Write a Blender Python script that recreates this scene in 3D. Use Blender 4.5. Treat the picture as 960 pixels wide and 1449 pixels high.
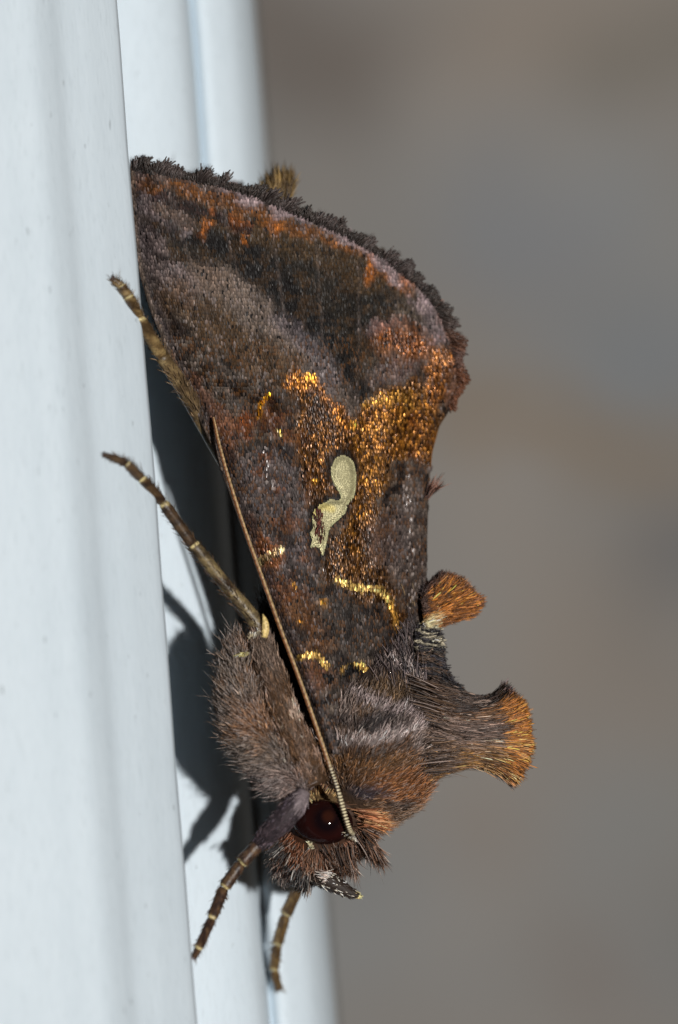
import bpy, math
import numpy as np

# ------------------------------------------------------------------ reset
for o in list(bpy.data.objects):
    bpy.data.objects.remove(o, do_unlink=True)
SC = bpy.context.scene
SC.unit_settings.system = 'METRIC'
SC.unit_settings.scale_length = 0.001          # one unit is one millimetre
COL = SC.collection
RNG = np.random.default_rng(7)

# ------------------------------------------------------------------ camera
DIST = 160.0
MM = 0.02                                       # millimetres per photo pixel in the focal plane
TILT = 0.11                                     # frame leans towards the lens at the bottom
cam = bpy.data.cameras.new('camera')
camo = bpy.data.objects.new('camera', cam)
COL.objects.link(camo)
camo.location = (0, -DIST, 0)
camo.rotation_euler = (math.radians(90), 0, 0)
cam.sensor_fit = 'VERTICAL'
cam.sensor_height = 24.0
cam.lens = 24.0 * DIST / (1449 * MM)
cam.clip_start = 1.0
cam.clip_end = 5000.0
cam.dof.use_dof = True
cam.dof.focus_distance = DIST - 0.6
cam.dof.aperture_fstop = (cam.lens / 1000.0) / 4.6   # about 4.6 mm wide entrance pupil
cam.dof.aperture_blades = 9
SC.camera = camo

# ------------------------------------------------------------------ world and light
w = bpy.data.worlds.new('World')
SC.world = w
w.use_nodes = True
nt = w.node_tree
FLASH_AZ, FLASH_EL = math.radians(19), math.radians(2.5)  # to the right of the lens, nearly level
LDIR = np.array([math.sin(FLASH_AZ) * math.cos(FLASH_EL), -math.cos(FLASH_AZ) * math.cos(FLASH_EL), math.sin(FLASH_EL)])
sky = nt.nodes.new('ShaderNodeTexSky')
sky.sky_type = 'NISHITA'
sky.sun_disc = False
sky.sun_elevation = FLASH_EL
sky.sun_rotation = math.atan2(LDIR[0], LDIR[1])
bg = nt.nodes['Background']
nt.links.new(sky.outputs[0], bg.inputs[0])
bg.inputs[1].default_value = 0.006
flash = bpy.data.lights.new('flash', 'SUN')  # parallel lamp standing in for the camera flash
flash.energy = 3.2
flash.angle = math.radians(1.6)
flash.color = (1.0, 0.975, 0.945)
flasho = bpy.data.objects.new('flash', flash)
COL.objects.link(flasho)
from mathutils import Vector
flasho.rotation_euler = Vector(LDIR).to_track_quat('Z', 'Y').to_euler()
flasho.location = tuple(LDIR * 120)
SC.view_settings.view_transform = 'Standard'
SC.view_settings.look = 'None'
SC.view_settings.exposure = 0.0
SC.view_settings.gamma = 1.0
SC.view_settings.use_curve_mapping = False


# ------------------------------------------------------------------ helpers
def P(px, py, d, tilt=True):
    """photo position and depth (mm behind the focal plane) -> world point"""
    px = np.asarray(px, float); py = np.asarray(py, float)
    d = np.asarray(d, float) + np.zeros_like(px)
    y = d + ((724.5 - py) * MM * TILT if tilt else 0)
    k = MM * (1 + y / DIST)
    return np.stack([(px - 480) * k, y, (724.5 - py) * k], -1)


def C(r, g, b):
    v = np.array([r, g, b], float) / 255
    return np.where(v <= 0.04045, v / 12.92, ((v + 0.055) / 1.055) ** 2.4)


def sstep(a, b, x):
    t = np.clip((x - a) / (b - a), 0, 1)
    return t * t * (3 - 2 * t)


_tab = np.random.default_rng(3).random((256, 256))


def vnoise(x, y, seed=0):
    x = np.asarray(x, float) + seed * 17.31; y = np.asarray(y, float) + seed * 41.77
    i = np.floor(x).astype(int); j = np.floor(y).astype(int)
    fx = x - i; fy = y - j
    fx = fx * fx * (3 - 2 * fx); fy = fy * fy * (3 - 2 * fy)
    t = lambda a, b: _tab[a % 256, b % 256]
    return (t(i, j) * (1 - fx) * (1 - fy) + t(i + 1, j) * fx * (1 - fy)
            + t(i, j + 1) * (1 - fx) * fy + t(i + 1, j + 1) * fx * fy)


def fbm(x, y, s, seed=0, oct=3):
    v = 0; a = 0.5; tot = 0
    for k in range(oct):
        v = v + a * vnoise(x / s, y / s, seed + k * 3); tot += a
        a *= 0.5; s = s / 2.03
    return v / tot


def dpoly(px, py, pts, closed=False):
    px = np.asarray(px, float); py = np.asarray(py, float)
    d = np.full(px.shape, 1e9)
    n = len(pts)
    for k in range(n if closed else n - 1):
        ax, ay = pts[k]; bx, by = pts[(k + 1) % n]
        vx, vy = bx - ax, by - ay
        t = np.clip(((px - ax) * vx + (py - ay) * vy) / (vx * vx + vy * vy + 1e-9), 0, 1)
        d = np.minimum(d, np.hypot(px - ax - t * vx, py - ay - t * vy))
    return d


def inside(px, py, pts):
    px = np.asarray(px, float); py = np.asarray(py, float)
    r = np.zeros(px.shape, bool)
    n = len(pts)
    for k in range(n):
        ax, ay = pts[k]; bx, by = pts[(k + 1) % n]
        c = ((ay > py) != (by > py)) & (px < (bx - ax) * (py - ay) / (by - ay + 1e-12) + ax)
        r ^= c
    return r


def sdf(px, py, pts):
    d = dpoly(px, py, pts, True)
    return np.where(inside(px, py, pts), -d, d)


def crom(pts, n):
    """Catmull-Rom through rows of pts, n samples"""
    p = np.asarray(pts, float)
    m = len(p)
    s = np.linspace(0, m - 1, n) if np.isscalar(n) else np.asarray(n) * (m - 1)
    i = np.clip(np.floor(s).astype(int), 0, m - 2)
    t = (s - i)[:, None]
    q = np.vstack([2 * p[0] - p[1], p, 2 * p[-1] - p[-2]])
    a, b, c, d = q[i], q[i + 1], q[i + 2], q[i + 3]
    return 0.5 * (2 * b + (c - a) * t + (2 * a - 5 * b + 4 * c - d) * t ** 2 + (3 * b - a - 3 * c + d) * t ** 3)


def mesh_obj(name, v, f, mat, parent=None, col=None, attr=None, smooth=True, kind=None, label=None):
    """one mesh object; f is a list of equal-width integer arrays (quads and / or tris)"""
    me = bpy.data.meshes.new(name)
    v = np.asarray(v, np.float32)
    fs = [np.asarray(a, np.int32) for a in (f if isinstance(f, list) else [f]) if len(a)]
    me.vertices.add(len(v))
    me.vertices.foreach_set('co', v.ravel())
    tot = sum(a.size for a in fs)
    me.loops.add(tot)
    me.loops.foreach_set('vertex_index', np.concatenate([a.ravel() for a in fs]))
    ls = []; off = 0
    for a in fs:
        ls.append(off + np.arange(len(a)) * a.shape[1]); off += a.size
    me.polygons.add(sum(len(a) for a in fs))
    me.polygons.foreach_set('loop_start', np.concatenate(ls).astype(np.int32))
    if smooth:
        me.polygons.foreach_set('use_smooth', np.ones(len(me.polygons), bool))
    me.update(calc_edges=True)
    me.validate()
    if col is not None:
        a = me.attributes.new('col', 'FLOAT_COLOR', 'POINT')
        c4 = np.ones((len(v), 4), np.float32); c4[:, :3] = np.clip(col, 0, 1)
        a.data.foreach_set('color', c4.ravel())
    for k, arr in (attr or {}).items():
        a = me.attributes.new(k, 'FLOAT', 'POINT')
        a.data.foreach_set('value', np.asarray(arr, np.float32))
    me.materials.append(mat)
    o = bpy.data.objects.new(name, me)
    COL.objects.link(o)
    if parent: o.parent = parent
    if kind: o['kind'] = kind
    if label: o['label'] = label
    return o


# ------------------------------------------------------------------ materials
def newmat(name):
    m = bpy.data.materials.new(name); m.use_nodes = True
    return m, m.node_tree.nodes, m.node_tree.links, m.node_tree.nodes['Principled BSDF']


def attr_mat(name, rough=0.5, spec=0.5, metal_attr=False, noise=0.0, bump=0.0, bscale=8.0, coat=0.0):
    m, N, L, b = newmat(name)
    a = N.new('ShaderNodeAttribute'); a.attribute_name = 'col'
    out = a.outputs['Color']
    if noise:
        tc = N.new('ShaderNodeTexCoord'); nz = N.new('ShaderNodeTexNoise')
        nz.inputs['Scale'].default_value = bscale; nz.inputs['Detail'].default_value = 3
        L.new(tc.outputs['Object'], nz.inputs['Vector'])
        mr = N.new('ShaderNodeMapRange')
        mr.inputs[1].default_value = 0.3; mr.inputs[2].default_value = 0.7
        mr.inputs[3].default_value = 1 - noise; mr.inputs[4].default_value = 1 + noise
        L.new(nz.outputs['Fac'], mr.inputs[0])
        mx = N.new('ShaderNodeVectorMath'); mx.operation = 'SCALE'
        L.new(out, mx.inputs[0]); L.new(mr.outputs[0], mx.inputs['Scale'])
        out = mx.outputs[0]
        if bump:
            bp = N.new('ShaderNodeBump'); bp.inputs['Strength'].default_value = bump
            bp.inputs['Distance'].default_value = 0.03
            L.new(nz.outputs['Fac'], bp.inputs['Height']); L.new(bp.outputs[0], b.inputs['Normal'])
    L.new(out, b.inputs['Base Color'])
    b.inputs['Roughness'].default_value = rough
    b.inputs['Specular IOR Level'].default_value = spec
    if metal_attr:
        a2 = N.new('ShaderNodeAttribute'); a2.attribute_name = 'metal'
        L.new(a2.outputs['Fac'], b.inputs['Metallic'])
        a3 = N.new('ShaderNodeAttribute'); a3.attribute_name = 'rough'
        mr = N.new('ShaderNodeMapRange'); mr.inputs[1].default_value = .25; mr.inputs[2].default_value = .55
        mr.inputs[3].default_value = .6; mr.inputs[4].default_value = .12
        L.new(a3.outputs['Fac'], mr.inputs[0]); L.new(mr.outputs[0], b.inputs['Specular IOR Level'])
        L.new(a3.outputs['Fac'], b.inputs['Roughness'])
    return m


M_SCALE = attr_mat('wing_scale_pigment_shade', 0.35, 0.5, metal_attr=True)
M_WING = attr_mat('wing_membrane', 0.6, 0.3, noise=0.3, bump=0.3, bscale=12)
M_HAIR = attr_mat('body_hair', 0.42, 0.45)
M_SKIN = attr_mat('body_cuticle', 0.6, 0.3, noise=0.35, bump=0.5, bscale=14)
M_HORN = attr_mat('leg_cuticle', 0.42, 0.5, noise=0.45, bump=0.5, bscale=16)
M_MARK = attr_mat('silver_mark', 0.42, 0.4, noise=0.16, bump=0.4, bscale=30)


def frame_material():
    m, N, L, b = newmat('white_painted_frame')
    tc = N.new('ShaderNodeTexCoord')
    mp = N.new('ShaderNodeMapping')
    mp.inputs['Rotation'].default_value = (0, math.radians(-4.65), 0)
    mp.inputs['Scale'].default_value = (3.2, 3.2, 0.35)
    L.new(tc.outputs['Object'], mp.inputs[0])
    n1 = N.new('ShaderNodeTexNoise'); n1.inputs['Scale'].default_value = 2.4; n1.inputs['Detail'].default_value = 5
    L.new(mp.outputs[0], n1.inputs['Vector'])
    n2 = N.new('ShaderNodeTexNoise'); n2.inputs['Scale'].default_value = 0.25; n2.inputs['Detail'].default_value = 3
    L.new(tc.outputs['Object'], n2.inputs['Vector'])
    cr = N.new('ShaderNodeValToRGB')
    cr.color_ramp.elements[0].position = 0.3; cr.color_ramp.elements[0].color = (0.61, 0.70, 0.765, 1)
    cr.color_ramp.elements[1].position = 0.7; cr.color_ramp.elements[1].color = (0.67, 0.76, 0.825, 1)
    ad = N.new('ShaderNodeMix'); ad.data_type = 'FLOAT'
    ad.inputs[0].default_value = 0.5
    L.new(n1.outputs['Fac'], ad.inputs[2]); L.new(n2.outputs['Fac'], ad.inputs[3])
    L.new(ad.outputs[0], cr.inputs[0])
    # sparse grey chips and scuffs
    mp2 = N.new('ShaderNodeMapping'); mp2.inputs['Scale'].default_value = (1.5, 1.5, 0.45)
    L.new(tc.outputs['Object'], mp2.inputs[0])
    n3 = N.new('ShaderNodeTexNoise'); n3.inputs['Scale'].default_value = 4.2; n3.inputs['Detail'].default_value = 3
    n3.inputs['Roughness'].default_value = 0.4
    L.new(mp2.outputs[0], n3.inputs['Vector'])
    r2 = N.new('ShaderNodeMapRange'); r2.inputs[1].default_value = 0.715; r2.inputs[2].default_value = 0.78
    r2.inputs[3].default_value = 0; r2.inputs[4].default_value = 0.5
    L.new(n3.outputs['Fac'], r2.inputs[0])
    mx = N.new('ShaderNodeMix'); mx.data_type = 'RGBA'
    L.new(r2.outputs[0], mx.inputs[0]); L.new(cr.outputs[0], mx.inputs[6])
    mx.inputs[7].default_value = (0.2, 0.23, 0.24, 1)
    # hair-fine lengthwise scratches
    mp4 = N.new('ShaderNodeMapping'); mp4.inputs['Rotation'].default_value = (0, math.radians(-4.65), 0); mp4.inputs['Scale'].default_value = (16, 16, 0.5)
    L.new(tc.outputs['Object'], mp4.inputs[0])
    n4 = N.new('ShaderNodeTexNoise'); n4.inputs['Scale'].default_value = 1.0; n4.inputs['Detail'].default_value = 4
    L.new(mp4.outputs[0], n4.inputs['Vector'])
    r4 = N.new('ShaderNodeMapRange'); r4.inputs[1].default_value = 0.56; r4.inputs[2].default_value = 0.72; r4.inputs[3].default_value = 0; r4.inputs[4].default_value = 0.22
    L.new(n4.outputs['Fac'], r4.inputs[0])
    mx4 = N.new('ShaderNodeMix'); mx4.data_type = 'RGBA'; mx4.inputs[7].default_value = (0.36, 0.42, 0.45, 1)
    L.new(r4.outputs[0], mx4.inputs[0]); L.new(mx.outputs[2], mx4.inputs[6])
    L.new(mx4.outputs[2], b.inputs['Base Color'])
    bp = N.new('ShaderNodeBump'); bp.inputs['Strength'].default_value = 0.25; bp.inputs['Distance'].default_value = 0.03
    L.new(n1.outputs['Fac'], bp.inputs['Height']); L.new(bp.outputs[0], b.inputs['Normal'])
    b.inputs['Roughness'].default_value = 0.55
    b.inputs['Specular IOR Level'].default_value = 0.25
    return m


def concrete_material():
    m, N, L, b = newmat('grey_concrete')
    tc = N.new('ShaderNodeTexCoord')
    n1 = N.new('ShaderNodeTexNoise'); n1.inputs['Scale'].default_value = 0.05; n1.inputs['Detail'].default_value = 4
    n2 = N.new('ShaderNodeTexNoise'); n2.inputs['Scale'].default_value = 0.035; n2.inputs['Detail'].default_value = 2
    n3 = N.new('ShaderNodeTexNoise'); n3.inputs['Scale'].default_value = 1.1; n3.inputs['Detail'].default_value = 5
    mp = N.new('ShaderNodeMapping'); mp.inputs['Location'].default_value = (90, 13, 40)
    L.new(tc.outputs['Object'], n1.inputs['Vector']); L.new(tc.outputs['Object'], mp.inputs[0])
    L.new(mp.outputs[0], n2.inputs['Vector']); L.new(tc.outputs['Object'], n3.inputs['Vector'])
    cr = N.new('ShaderNodeValToRGB')
    cr.color_ramp.elements[0].position = 0.3; cr.color_ramp.elements[0].color = (0.18, 0.172, 0.16, 1)
    cr.color_ramp.elements[1].position = 0.7; cr.color_ramp.elements[1].color = (0.225, 0.224, 0.218, 1)
    L.new(n1.outputs['Fac'], cr.inputs[0])
    cr2 = N.new('ShaderNodeValToRGB')
    cr2.color_ramp.elements[0].position = 0.35; cr2.color_ramp.elements[0].color = (1.12, 1.0, 0.9, 1)
    cr2.color_ramp.elements[1].position = 0.6; cr2.color_ramp.elements[1].color = (0.97, 1.0, 1.03, 1)
    L.new(n2.outputs['Fac'], cr2.inputs[0])
    mx = N.new('ShaderNodeMix'); mx.data_type = 'RGBA'; mx.blend_type = 'MULTIPLY'; mx.inputs[0].default_value = 1
    L.new(cr.outputs[0], mx.inputs[6]); L.new(cr2.outputs[0], mx.inputs[7])
    out = mx.outputs[2]
    geo = N.new('ShaderNodeTexCoord')
    nzw = N.new('ShaderNodeTexNoise'); nzw.inputs['Scale'].default_value = 0.12; nzw.inputs['Detail'].default_value = 3
    L.new(geo.outputs['Object'], nzw.inputs['Vector'])
    for (sx, sz, rx, rz, rot, colr, k) in ((16, 6.0, 22, 4.2, 17, (0.20, 0.15, 0.10), .8), (24, 12, 14, 8, 10, (0.175, 0.19, 0.205), .7), (27, -3, 9, 7, 0, (0.12, 0.122, 0.128), .65),
                                           (13, 21, 15, 11, 0, (0.185, 0.195, 0.21), .7), (-3, 37, 17, 11, 20, (0.135, 0.115, 0.10), .8),
                                           (24, 35, 10, 8, 0, (0.15, 0.14, 0.12), .6), (10, -25, 9, 6, 10, (0.21, 0.18, 0.155), .5),
                                           (26, -22, 9, 9, 0, (0.20, 0.205, 0.20), .5), (20, -36, 8, 6, 0, (0.18, 0.15, 0.13), .6)):
        mpp = N.new('ShaderNodeMapping'); mpp.vector_type = 'TEXTURE'
        mpp.inputs['Location'].default_value = (sx, 278, sz); mpp.inputs['Rotation'].default_value = (0, math.radians(rot), 0)
        mpp.inputs['Scale'].default_value = (rx, 60, rz)
        ad2 = N.new('ShaderNodeVectorMath'); ad2.operation = 'MULTIPLY_ADD'
        ad2.inputs[1].default_value = (14, 14, 14)
        L.new(nzw.outputs['Color'], ad2.inputs[0]); L.new(geo.outputs['Object'], ad2.inputs[2])
        sub = N.new('ShaderNodeVectorMath'); sub.operation = 'SUBTRACT'; sub.inputs[1].default_value = (7, 7, 7)
        L.new(ad2.outputs[0], sub.inputs[0]); L.new(sub.outputs[0], mpp.inputs[0])
        gr = N.new('ShaderNodeTexGradient'); gr.gradient_type = 'QUADRATIC_SPHERE'
        L.new(mpp.outputs[0], gr.inputs[0])
        mg = N.new('ShaderNodeMapRange'); mg.interpolation_type = 'SMOOTHSTEP'; mg.inputs[1].default_value = 0; mg.inputs[2].default_value = .45; mg.inputs[4].default_value = k
        L.new(gr.outputs['Fac'], mg.inputs[0])
        mm = N.new('ShaderNodeMix'); mm.data_type = 'RGBA'; mm.inputs[7].default_value = (*colr, 1)
        L.new(mg.outputs[0], mm.inputs[0]); L.new(out, mm.inputs[6]); out = mm.outputs[2]
    L.new(out, b.inputs['Base Color'])
    bp = N.new('ShaderNodeBump'); bp.inputs['Strength'].default_value = 0.5; bp.inputs['Distance'].default_value = 0.4
    L.new(n3.outputs['Fac'], bp.inputs['Height']); L.new(bp.outputs[0], b.inputs['Normal'])
    b.inputs['Roughness'].default_value = 0.9
    b.inputs['Specular IOR Level'].default_value = 0.2
    return m


M_FRAME = frame_material()
M_CONC = concrete_material()

# ------------------------------------------------------------------ the setting: concrete wall behind
bpy_wall_v = [(-600, 240, -600), (900, 330, -600), (900, 330, 600), (-600, 240, 600),
              (-600, 260, -600), (900, 350, -600), (900, 350, 600), (-600, 260, 600)]
wall = mesh_obj('wall', bpy_wall_v, [np.array([[0, 1, 2, 3], [5, 4, 7, 6], [4, 0, 3, 7], [1, 5, 6, 2], [3, 2, 6, 7], [4, 5, 1, 0]])],
                M_CONC, smooth=False)
wall['kind'] = 'structure'

# ------------------------------------------------------------------ the frame: stepped mouldings the moth clings to
AX = 0.0815                                     # sideways run of the mouldings per unit of height


def moulding(name, prof, parent, z0=-46, z1=46, n=60):
    """prof: closed loop of (px at photo row 0, depth); extruded along the leaning axis"""
    pr = []
    for q in prof:
        y = q[1]
        px_mid = q[0] + AX * 724.5
        pr.append(((px_mid - 480) * MM * (1 + y / DIST), y))
    pr = np.array(pr)
    zs = np.linspace(z1, z0, n)
    m = len(pr)
    v = np.zeros((n, m, 3))
    for i, z in enumerate(zs):
        wob = 0.015 * math.sin(z * 0.35 + len(prof)) + 0.01 * math.sin(z * 1.1)
        v[i, :, 0] = pr[:, 0] - AX * z + wob
        v[i, :, 1] = pr[:, 1] + TILT * z
        v[i, :, 2] = z
    idx = np.arange(n * m).reshape(n, m)
    a = idx[:-1]; b = idx[1:]
    q = np.stack([a, np.roll(a, -1, 1), np.roll(b, -1, 1), b], -1).reshape(-1, 4)
    return mesh_obj(name, v.reshape(-1, 3), [q], M_FRAME, parent)


def curve_prof(pts, n):
    return [tuple(p) for p in crom(pts, n)]


frame = bpy.data.objects.new('window_frame', None)
COL.objects.link(frame)
frame.location = (0, 0, 0)
frame['label'] = 'white painted frame with stepped vertical mouldings, the moth clinging to its edge'
frame['category'] = 'window frame'
front = curve_prof([(-900, -7.9), (-300, -7.2), (-60, -6.3), (10, -5.85), (40, -5.6), (62, -5.15), (80, -4.65), (98, -4.3),
                    (118, -3.95), (136, -3.58), (150, -3.28), (158, -3.08), (162, -2.9), (163.5, -2.45)], 90)
front += [(163.0, -2.2), (160, -1.95), (50, 4.9), (40, 5.4), (-900, 5.4)]  # unseen back face undercut to keep bounced light out of the shadow
moulding('front_moulding', front, frame)
mid = [(20, 4.9), (80, 4.5)] + curve_prof([(150, 4.3), (180, 4.4), (215, 4.65), (245, 5.1), (260, 5.7), (267, 6.6)], 30) + [(268, 9.5), (20, 9.5)]
moulding('middle_moulding', mid, frame)
rear = [(200, 6.9)] + curve_prof([(268, 6.75), (280, 6.5), (300, 6.65), (330, 7.3), (350, 8.6), (358, 10.6)], 30) + [(359, 30), (200, 30)]
moulding('rear_moulding', rear, frame)

def surf_depth(px, py, prof):
    """depth of a moulding's face where a foot stands"""
    pr = np.array(prof[:-3]); z = (724.5 - py) * MM; d = -3.0
    x0 = (pr[:, 0] + AX * 724.5 - 480) * MM * (1 + pr[:, 1] / DIST)
    for _ in range(12):
        p = P(px, py, d)
        zz = p[2]
        d = .5 * d + .5 * (np.interp(p[0], x0 - AX * zz, pr[:, 1]) + TILT * zz - (724.5 - py) * MM * TILT)
    return float(d)


def land(joints, widths, prof, k):
    """bend the last k joints of a tarsus so that they rest on the moulding"""
    out = []
    for i, (a, b, d) in enumerate(joints):
        if i >= len(joints) - k:
            sd = surf_depth(a, b, prof) - widths[i] * MM
            d = sd if i == len(joints) - 1 else min(d, sd - .05)
        out.append((a, b, d))
    return out


# ------------------------------------------------------------------ hair builder
HTRI = np.array([[0, 1, 4], [0, 4, 3], [1, 2, 5], [1, 5, 4], [2, 0, 3], [2, 3, 5]])


def hairs(name, roots, dirs, length, width, col, parent, bend=None, mat=None, tipcol=None, flat=0.35, blunt=False):
    """tapered bent scales and hairs, all one mesh part. roots/dirs: (n,3); length,width: (n,)"""
    n = len(roots)
    dirs = dirs / (np.linalg.norm(dirs, axis=1, keepdims=True) + 1e-9)
    length = np.broadcast_to(length, (n,)); width = np.broadcast_to(width, (n,))
    r = RNG.normal(size=(n, 3))
    s1 = np.cross(dirs, r); s1 /= np.linalg.norm(s1, axis=1, keepdims=True) + 1e-9
    s2 = np.cross(dirs, s1)
    if bend is None:
        bend = RNG.normal(size=(n, 3)) * 0.16
    st = [0.0, 0.42, 0.8, 1.0]; wd = [0.75, 1.0, 0.62]
    if blunt:
        st = [0.0, 0.5, 0.94, 1.0]; wd = [0.5, 0.95, 1.05]
    V = np.zeros((n, 10, 3))
    for k, t in enumerate(st):
        c = roots + dirs * (length * t)[:, None] + bend * (length * t * t)[:, None]
        if k < 3:
            for j in range(3):
                a = j * 2 * math.pi / 3
                V[:, k * 3 + j] = c + (s1 * math.cos(a) + s2 * (math.sin(a) * flat)) * (width * wd[k] * 0.5)[:, None]
        else:
            V[:, 9] = c
    f = np.concatenate([HTRI, HTRI + 3, np.array([[6, 7, 9], [7, 8, 9], [8, 6, 9]])])
    F = (np.arange(n)[:, None, None] * 10 + f[None]).reshape(-1, 3)
    cc = np.repeat(col[:, None, :], 10, 1)
    cc = cc * np.array([.5] * 3 + [.85] * 3 + [1.1] * 3 + [1.2])[None, :, None]  # roots darkened in the colour to paint shade between hairs
    if tipcol is not None:
        cc[:, 6:, :] = cc[:, 6:, :] * 0.35 + tipcol[:, None, :] * 0.65
        cc[:, 9, :] = tipcol
    return mesh_obj(name, V.reshape(-1, 3), [F], mat or M_HAIR, parent, cc.reshape(-1, 3), kind='stuff')


# ------------------------------------------------------------------ loft: a swept body with elliptical rings
class Loft:
    def __init__(self, rings, n=40, m=24):
        # rings: (px, py, depth mm, half width px, half depth mm)
        self.r = np.array(rings, float); self.n = n; self.m = m
        R = crom(self.r, n)
        self.R = R
        T = np.gradient(R[:, :2], axis=0); T /= np.linalg.norm(T, axis=1, keepdims=True) + 1e-9
        self.N2 = np.stack([-T[:, 1], T[:, 0]], -1)
        self.T2 = T

    def at(self, s, phi):
        s = np.asarray(s, float)
        R = crom(self.r, s)
        x = np.linspace(0, 1, self.n)
        nx = np.interp(s, x, self.N2[:, 0]); ny = np.interp(s, x, self.N2[:, 1])
        px = R[:, 0] + nx * R[:, 3] * np.cos(phi)
        py = R[:, 1] + ny * R[:, 3] * np.cos(phi)
        d = R[:, 2] - R[:, 4] * np.sin(phi)         # sin>0 is the side towards the lens
        return px, py, d

    def normal(self, s, phi):
        e = 0.01
        a = P(*self.at(np.clip(s + e, 0, 1), phi)) - P(*self.at(np.clip(s - e, 0, 1), phi))
        b = P(*self.at(s, phi + 0.05)) - P(*self.at(s, phi - 0.05))
        nn = np.cross(a, b); nn /= np.linalg.norm(nn, axis=1, keepdims=True) + 1e-9
        R = crom(self.r, s)
        c = P(R[:, 0], R[:, 1], R[:, 2])
        flip = np.sum(nn * (P(*self.at(s, phi)) - c), 1) < 0
        nn[flip] *= -1
        return nn

    def mesh(self, name, mat, parent, colf, attr=None, label=None, radmod=None):
        n, m = self.n, self.m
        S, F = np.meshgrid(np.linspace(0, 1, n), np.arange(m) * 2 * math.pi / m, indexing='ij')
        s = S.ravel(); ph = F.ravel()
        px, py, d = self.at(s, ph)
        if radmod is not None:
            R = crom(self.r, s); k = radmod(s)
            px = R[:, 0] + (px - R[:, 0]) * k; py = R[:, 1] + (py - R[:, 1]) * k; d = R[:, 2] + (d - R[:, 2]) * k
        v = P(px, py, d)
        idx = np.arange(n * m).reshape(n, m)
        a = idx[:-1]; b = idx[1:]
        q = np.stack([a, np.roll(a, -1, 1), np.roll(b, -1, 1), b], -1).reshape(-1, 4)
        R = self.R
        c0 = P(R[0, 0], R[0, 1], R[0, 2]); c1 = P(R[-1, 0], R[-1, 1], R[-1, 2])
        v = np.vstack([v, c0, c1])
        i0 = n * m; i1 = i0 + 1
        t0 = np.stack([np.full(m, i0), np.roll(idx[0], -1), idx[0]], -1)
        t1 = np.stack([np.full(m, i1), idx[-1], np.roll(idx[-1], -1)], -1)
        s = np.append(s, [0, 1]); ph = np.append(ph, [0, 0])
        px = np.append(px, [R[0, 0], R[-1, 0]]); py = np.append(py, [R[0, 1], R[-1, 1]])
        return mesh_obj(name, v, [q, np.concatenate([t0, t1])], mat, parent, colf(s, ph, px, py), label=label)

    def sample(self, n, near=0.75, s0=0.0, s1=1.0):
        s = RNG.uniform(s0, s1, n * 3)
        R = crom(self.r, s)
        keep = RNG.random(n * 3) < R[:, 3] / R[:, 3].max()
        s = s[keep][:n]
        k = len(s)
        ph = np.where(RNG.random(k) < near, RNG.uniform(-0.35, math.pi + 0.35, k), RNG.uniform(math.pi, 2 * math.pi, k))
        return s, ph


def jit(c, amt, n=None):
    """brightness jitter per hair"""
    k = np.exp(RNG.normal(size=len(c)) * amt)[:, None]
    return c * k


def fur(name, L, n, dirf, length, width, colf, parent, lift=0.45, near=0.78, s0=0, s1=1, tip=None, tipchance=0.3, jitter=0.3, inset=0.03, rnd=0.15, skip=None, gain=1.55):
    s, ph = L.sample(n, near, s0, s1)
    px, py, d = L.at(s, ph)
    if skip is not None:
        k = ~skip(px, py, ph)
        s, ph, px, py, d = s[k], ph[k], px[k], py[k], d[k]
    nn = L.normal(s, ph)
    root = P(px, py, d) - nn * inset
    g = np.asarray(dirf(px, py), float)
    g = g / (np.linalg.norm(g, axis=1, keepdims=True) + 1e-9)
    g3 = np.stack([g[:, 0], np.zeros(len(g)), -g[:, 1]], -1)
    g3 = g3 - nn * np.sum(g3 * nn, 1, keepdims=True)
    g3 /= np.linalg.norm(g3, axis=1, keepdims=True) + 0.15
    dr = g3 + nn * (lift * RNG.uniform(0.4, 1.5, len(g)))[:, None] + RNG.normal(size=(len(g), 3)) * rnd
    c = jit(np.clip(colf(px, py) * gain, 0, 1), jitter)
    ln = length * RNG.uniform(0.55, 1.25, len(g)) * MM
    wd = width * RNG.uniform(0.7, 1.3, len(g)) * MM
    tc = None
    if tip is not None:
        pick = (RNG.random(len(g)) < tipchance)[:, None]
        tc = np.where(pick, jit(np.repeat(tip[None], len(g), 0), 0.2), c)
    return hairs(name, root, dr, ln, wd, c, parent, tipcol=tc, bend=-nn * 0.22 + RNG.normal(size=(len(g), 3)) * 0.12)


def layer(c, m, rgb):
    return c * (1 - m[:, None]) + rgb[None] * m[:, None]


# ------------------------------------------------------------------ THE MOTH
moth = bpy.data.objects.new('moth', None)
COL.objects.link(moth)
moth.location = tuple(P(330, 1000, 1.7))
bpy.context.view_layer.update()
moth['label'] = 'brown and gold moth with a silver wing mark, resting head down on white frame'
moth['category'] = 'moth'
OFF = np.array(moth.location)


def part(o):
    """hang a part on the moth while its mesh stays in place"""
    o.parent = moth
    o.matrix_parent_inverse = moth.matrix_world.inverted()
    return o


DM = 1.75                                       # depth of the moth's plane of symmetry

# ---- forewings
COSTA = np.array([(185, 232), (186, 270), (189, 320), (197, 385), (213, 440), (236, 495), (268, 562), (297, 625), (322, 690),
                  (346, 758), (372, 826), (400, 900), (426, 965), (446, 1020), (462, 1065)], float)
OUTER = np.array([(186, 233), (230, 241), (280, 250), (330, 262), (380, 280), (430, 302), (490, 328), (545, 360), (590, 396),
                  (622, 430), (642, 475), (654, 520), (655, 548), (640, 575), (622, 603), (612, 640), (607, 690), (605, 760),
                  (604, 830), (602, 880), (592, 940), (570, 1000), (520, 1060)], float)


def xl(py): return np.interp(py, COSTA[:, 1], COSTA[:, 0])
def xr(py): return np.interp(py, OUTER[:, 1], OUTER[:, 0])


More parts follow.
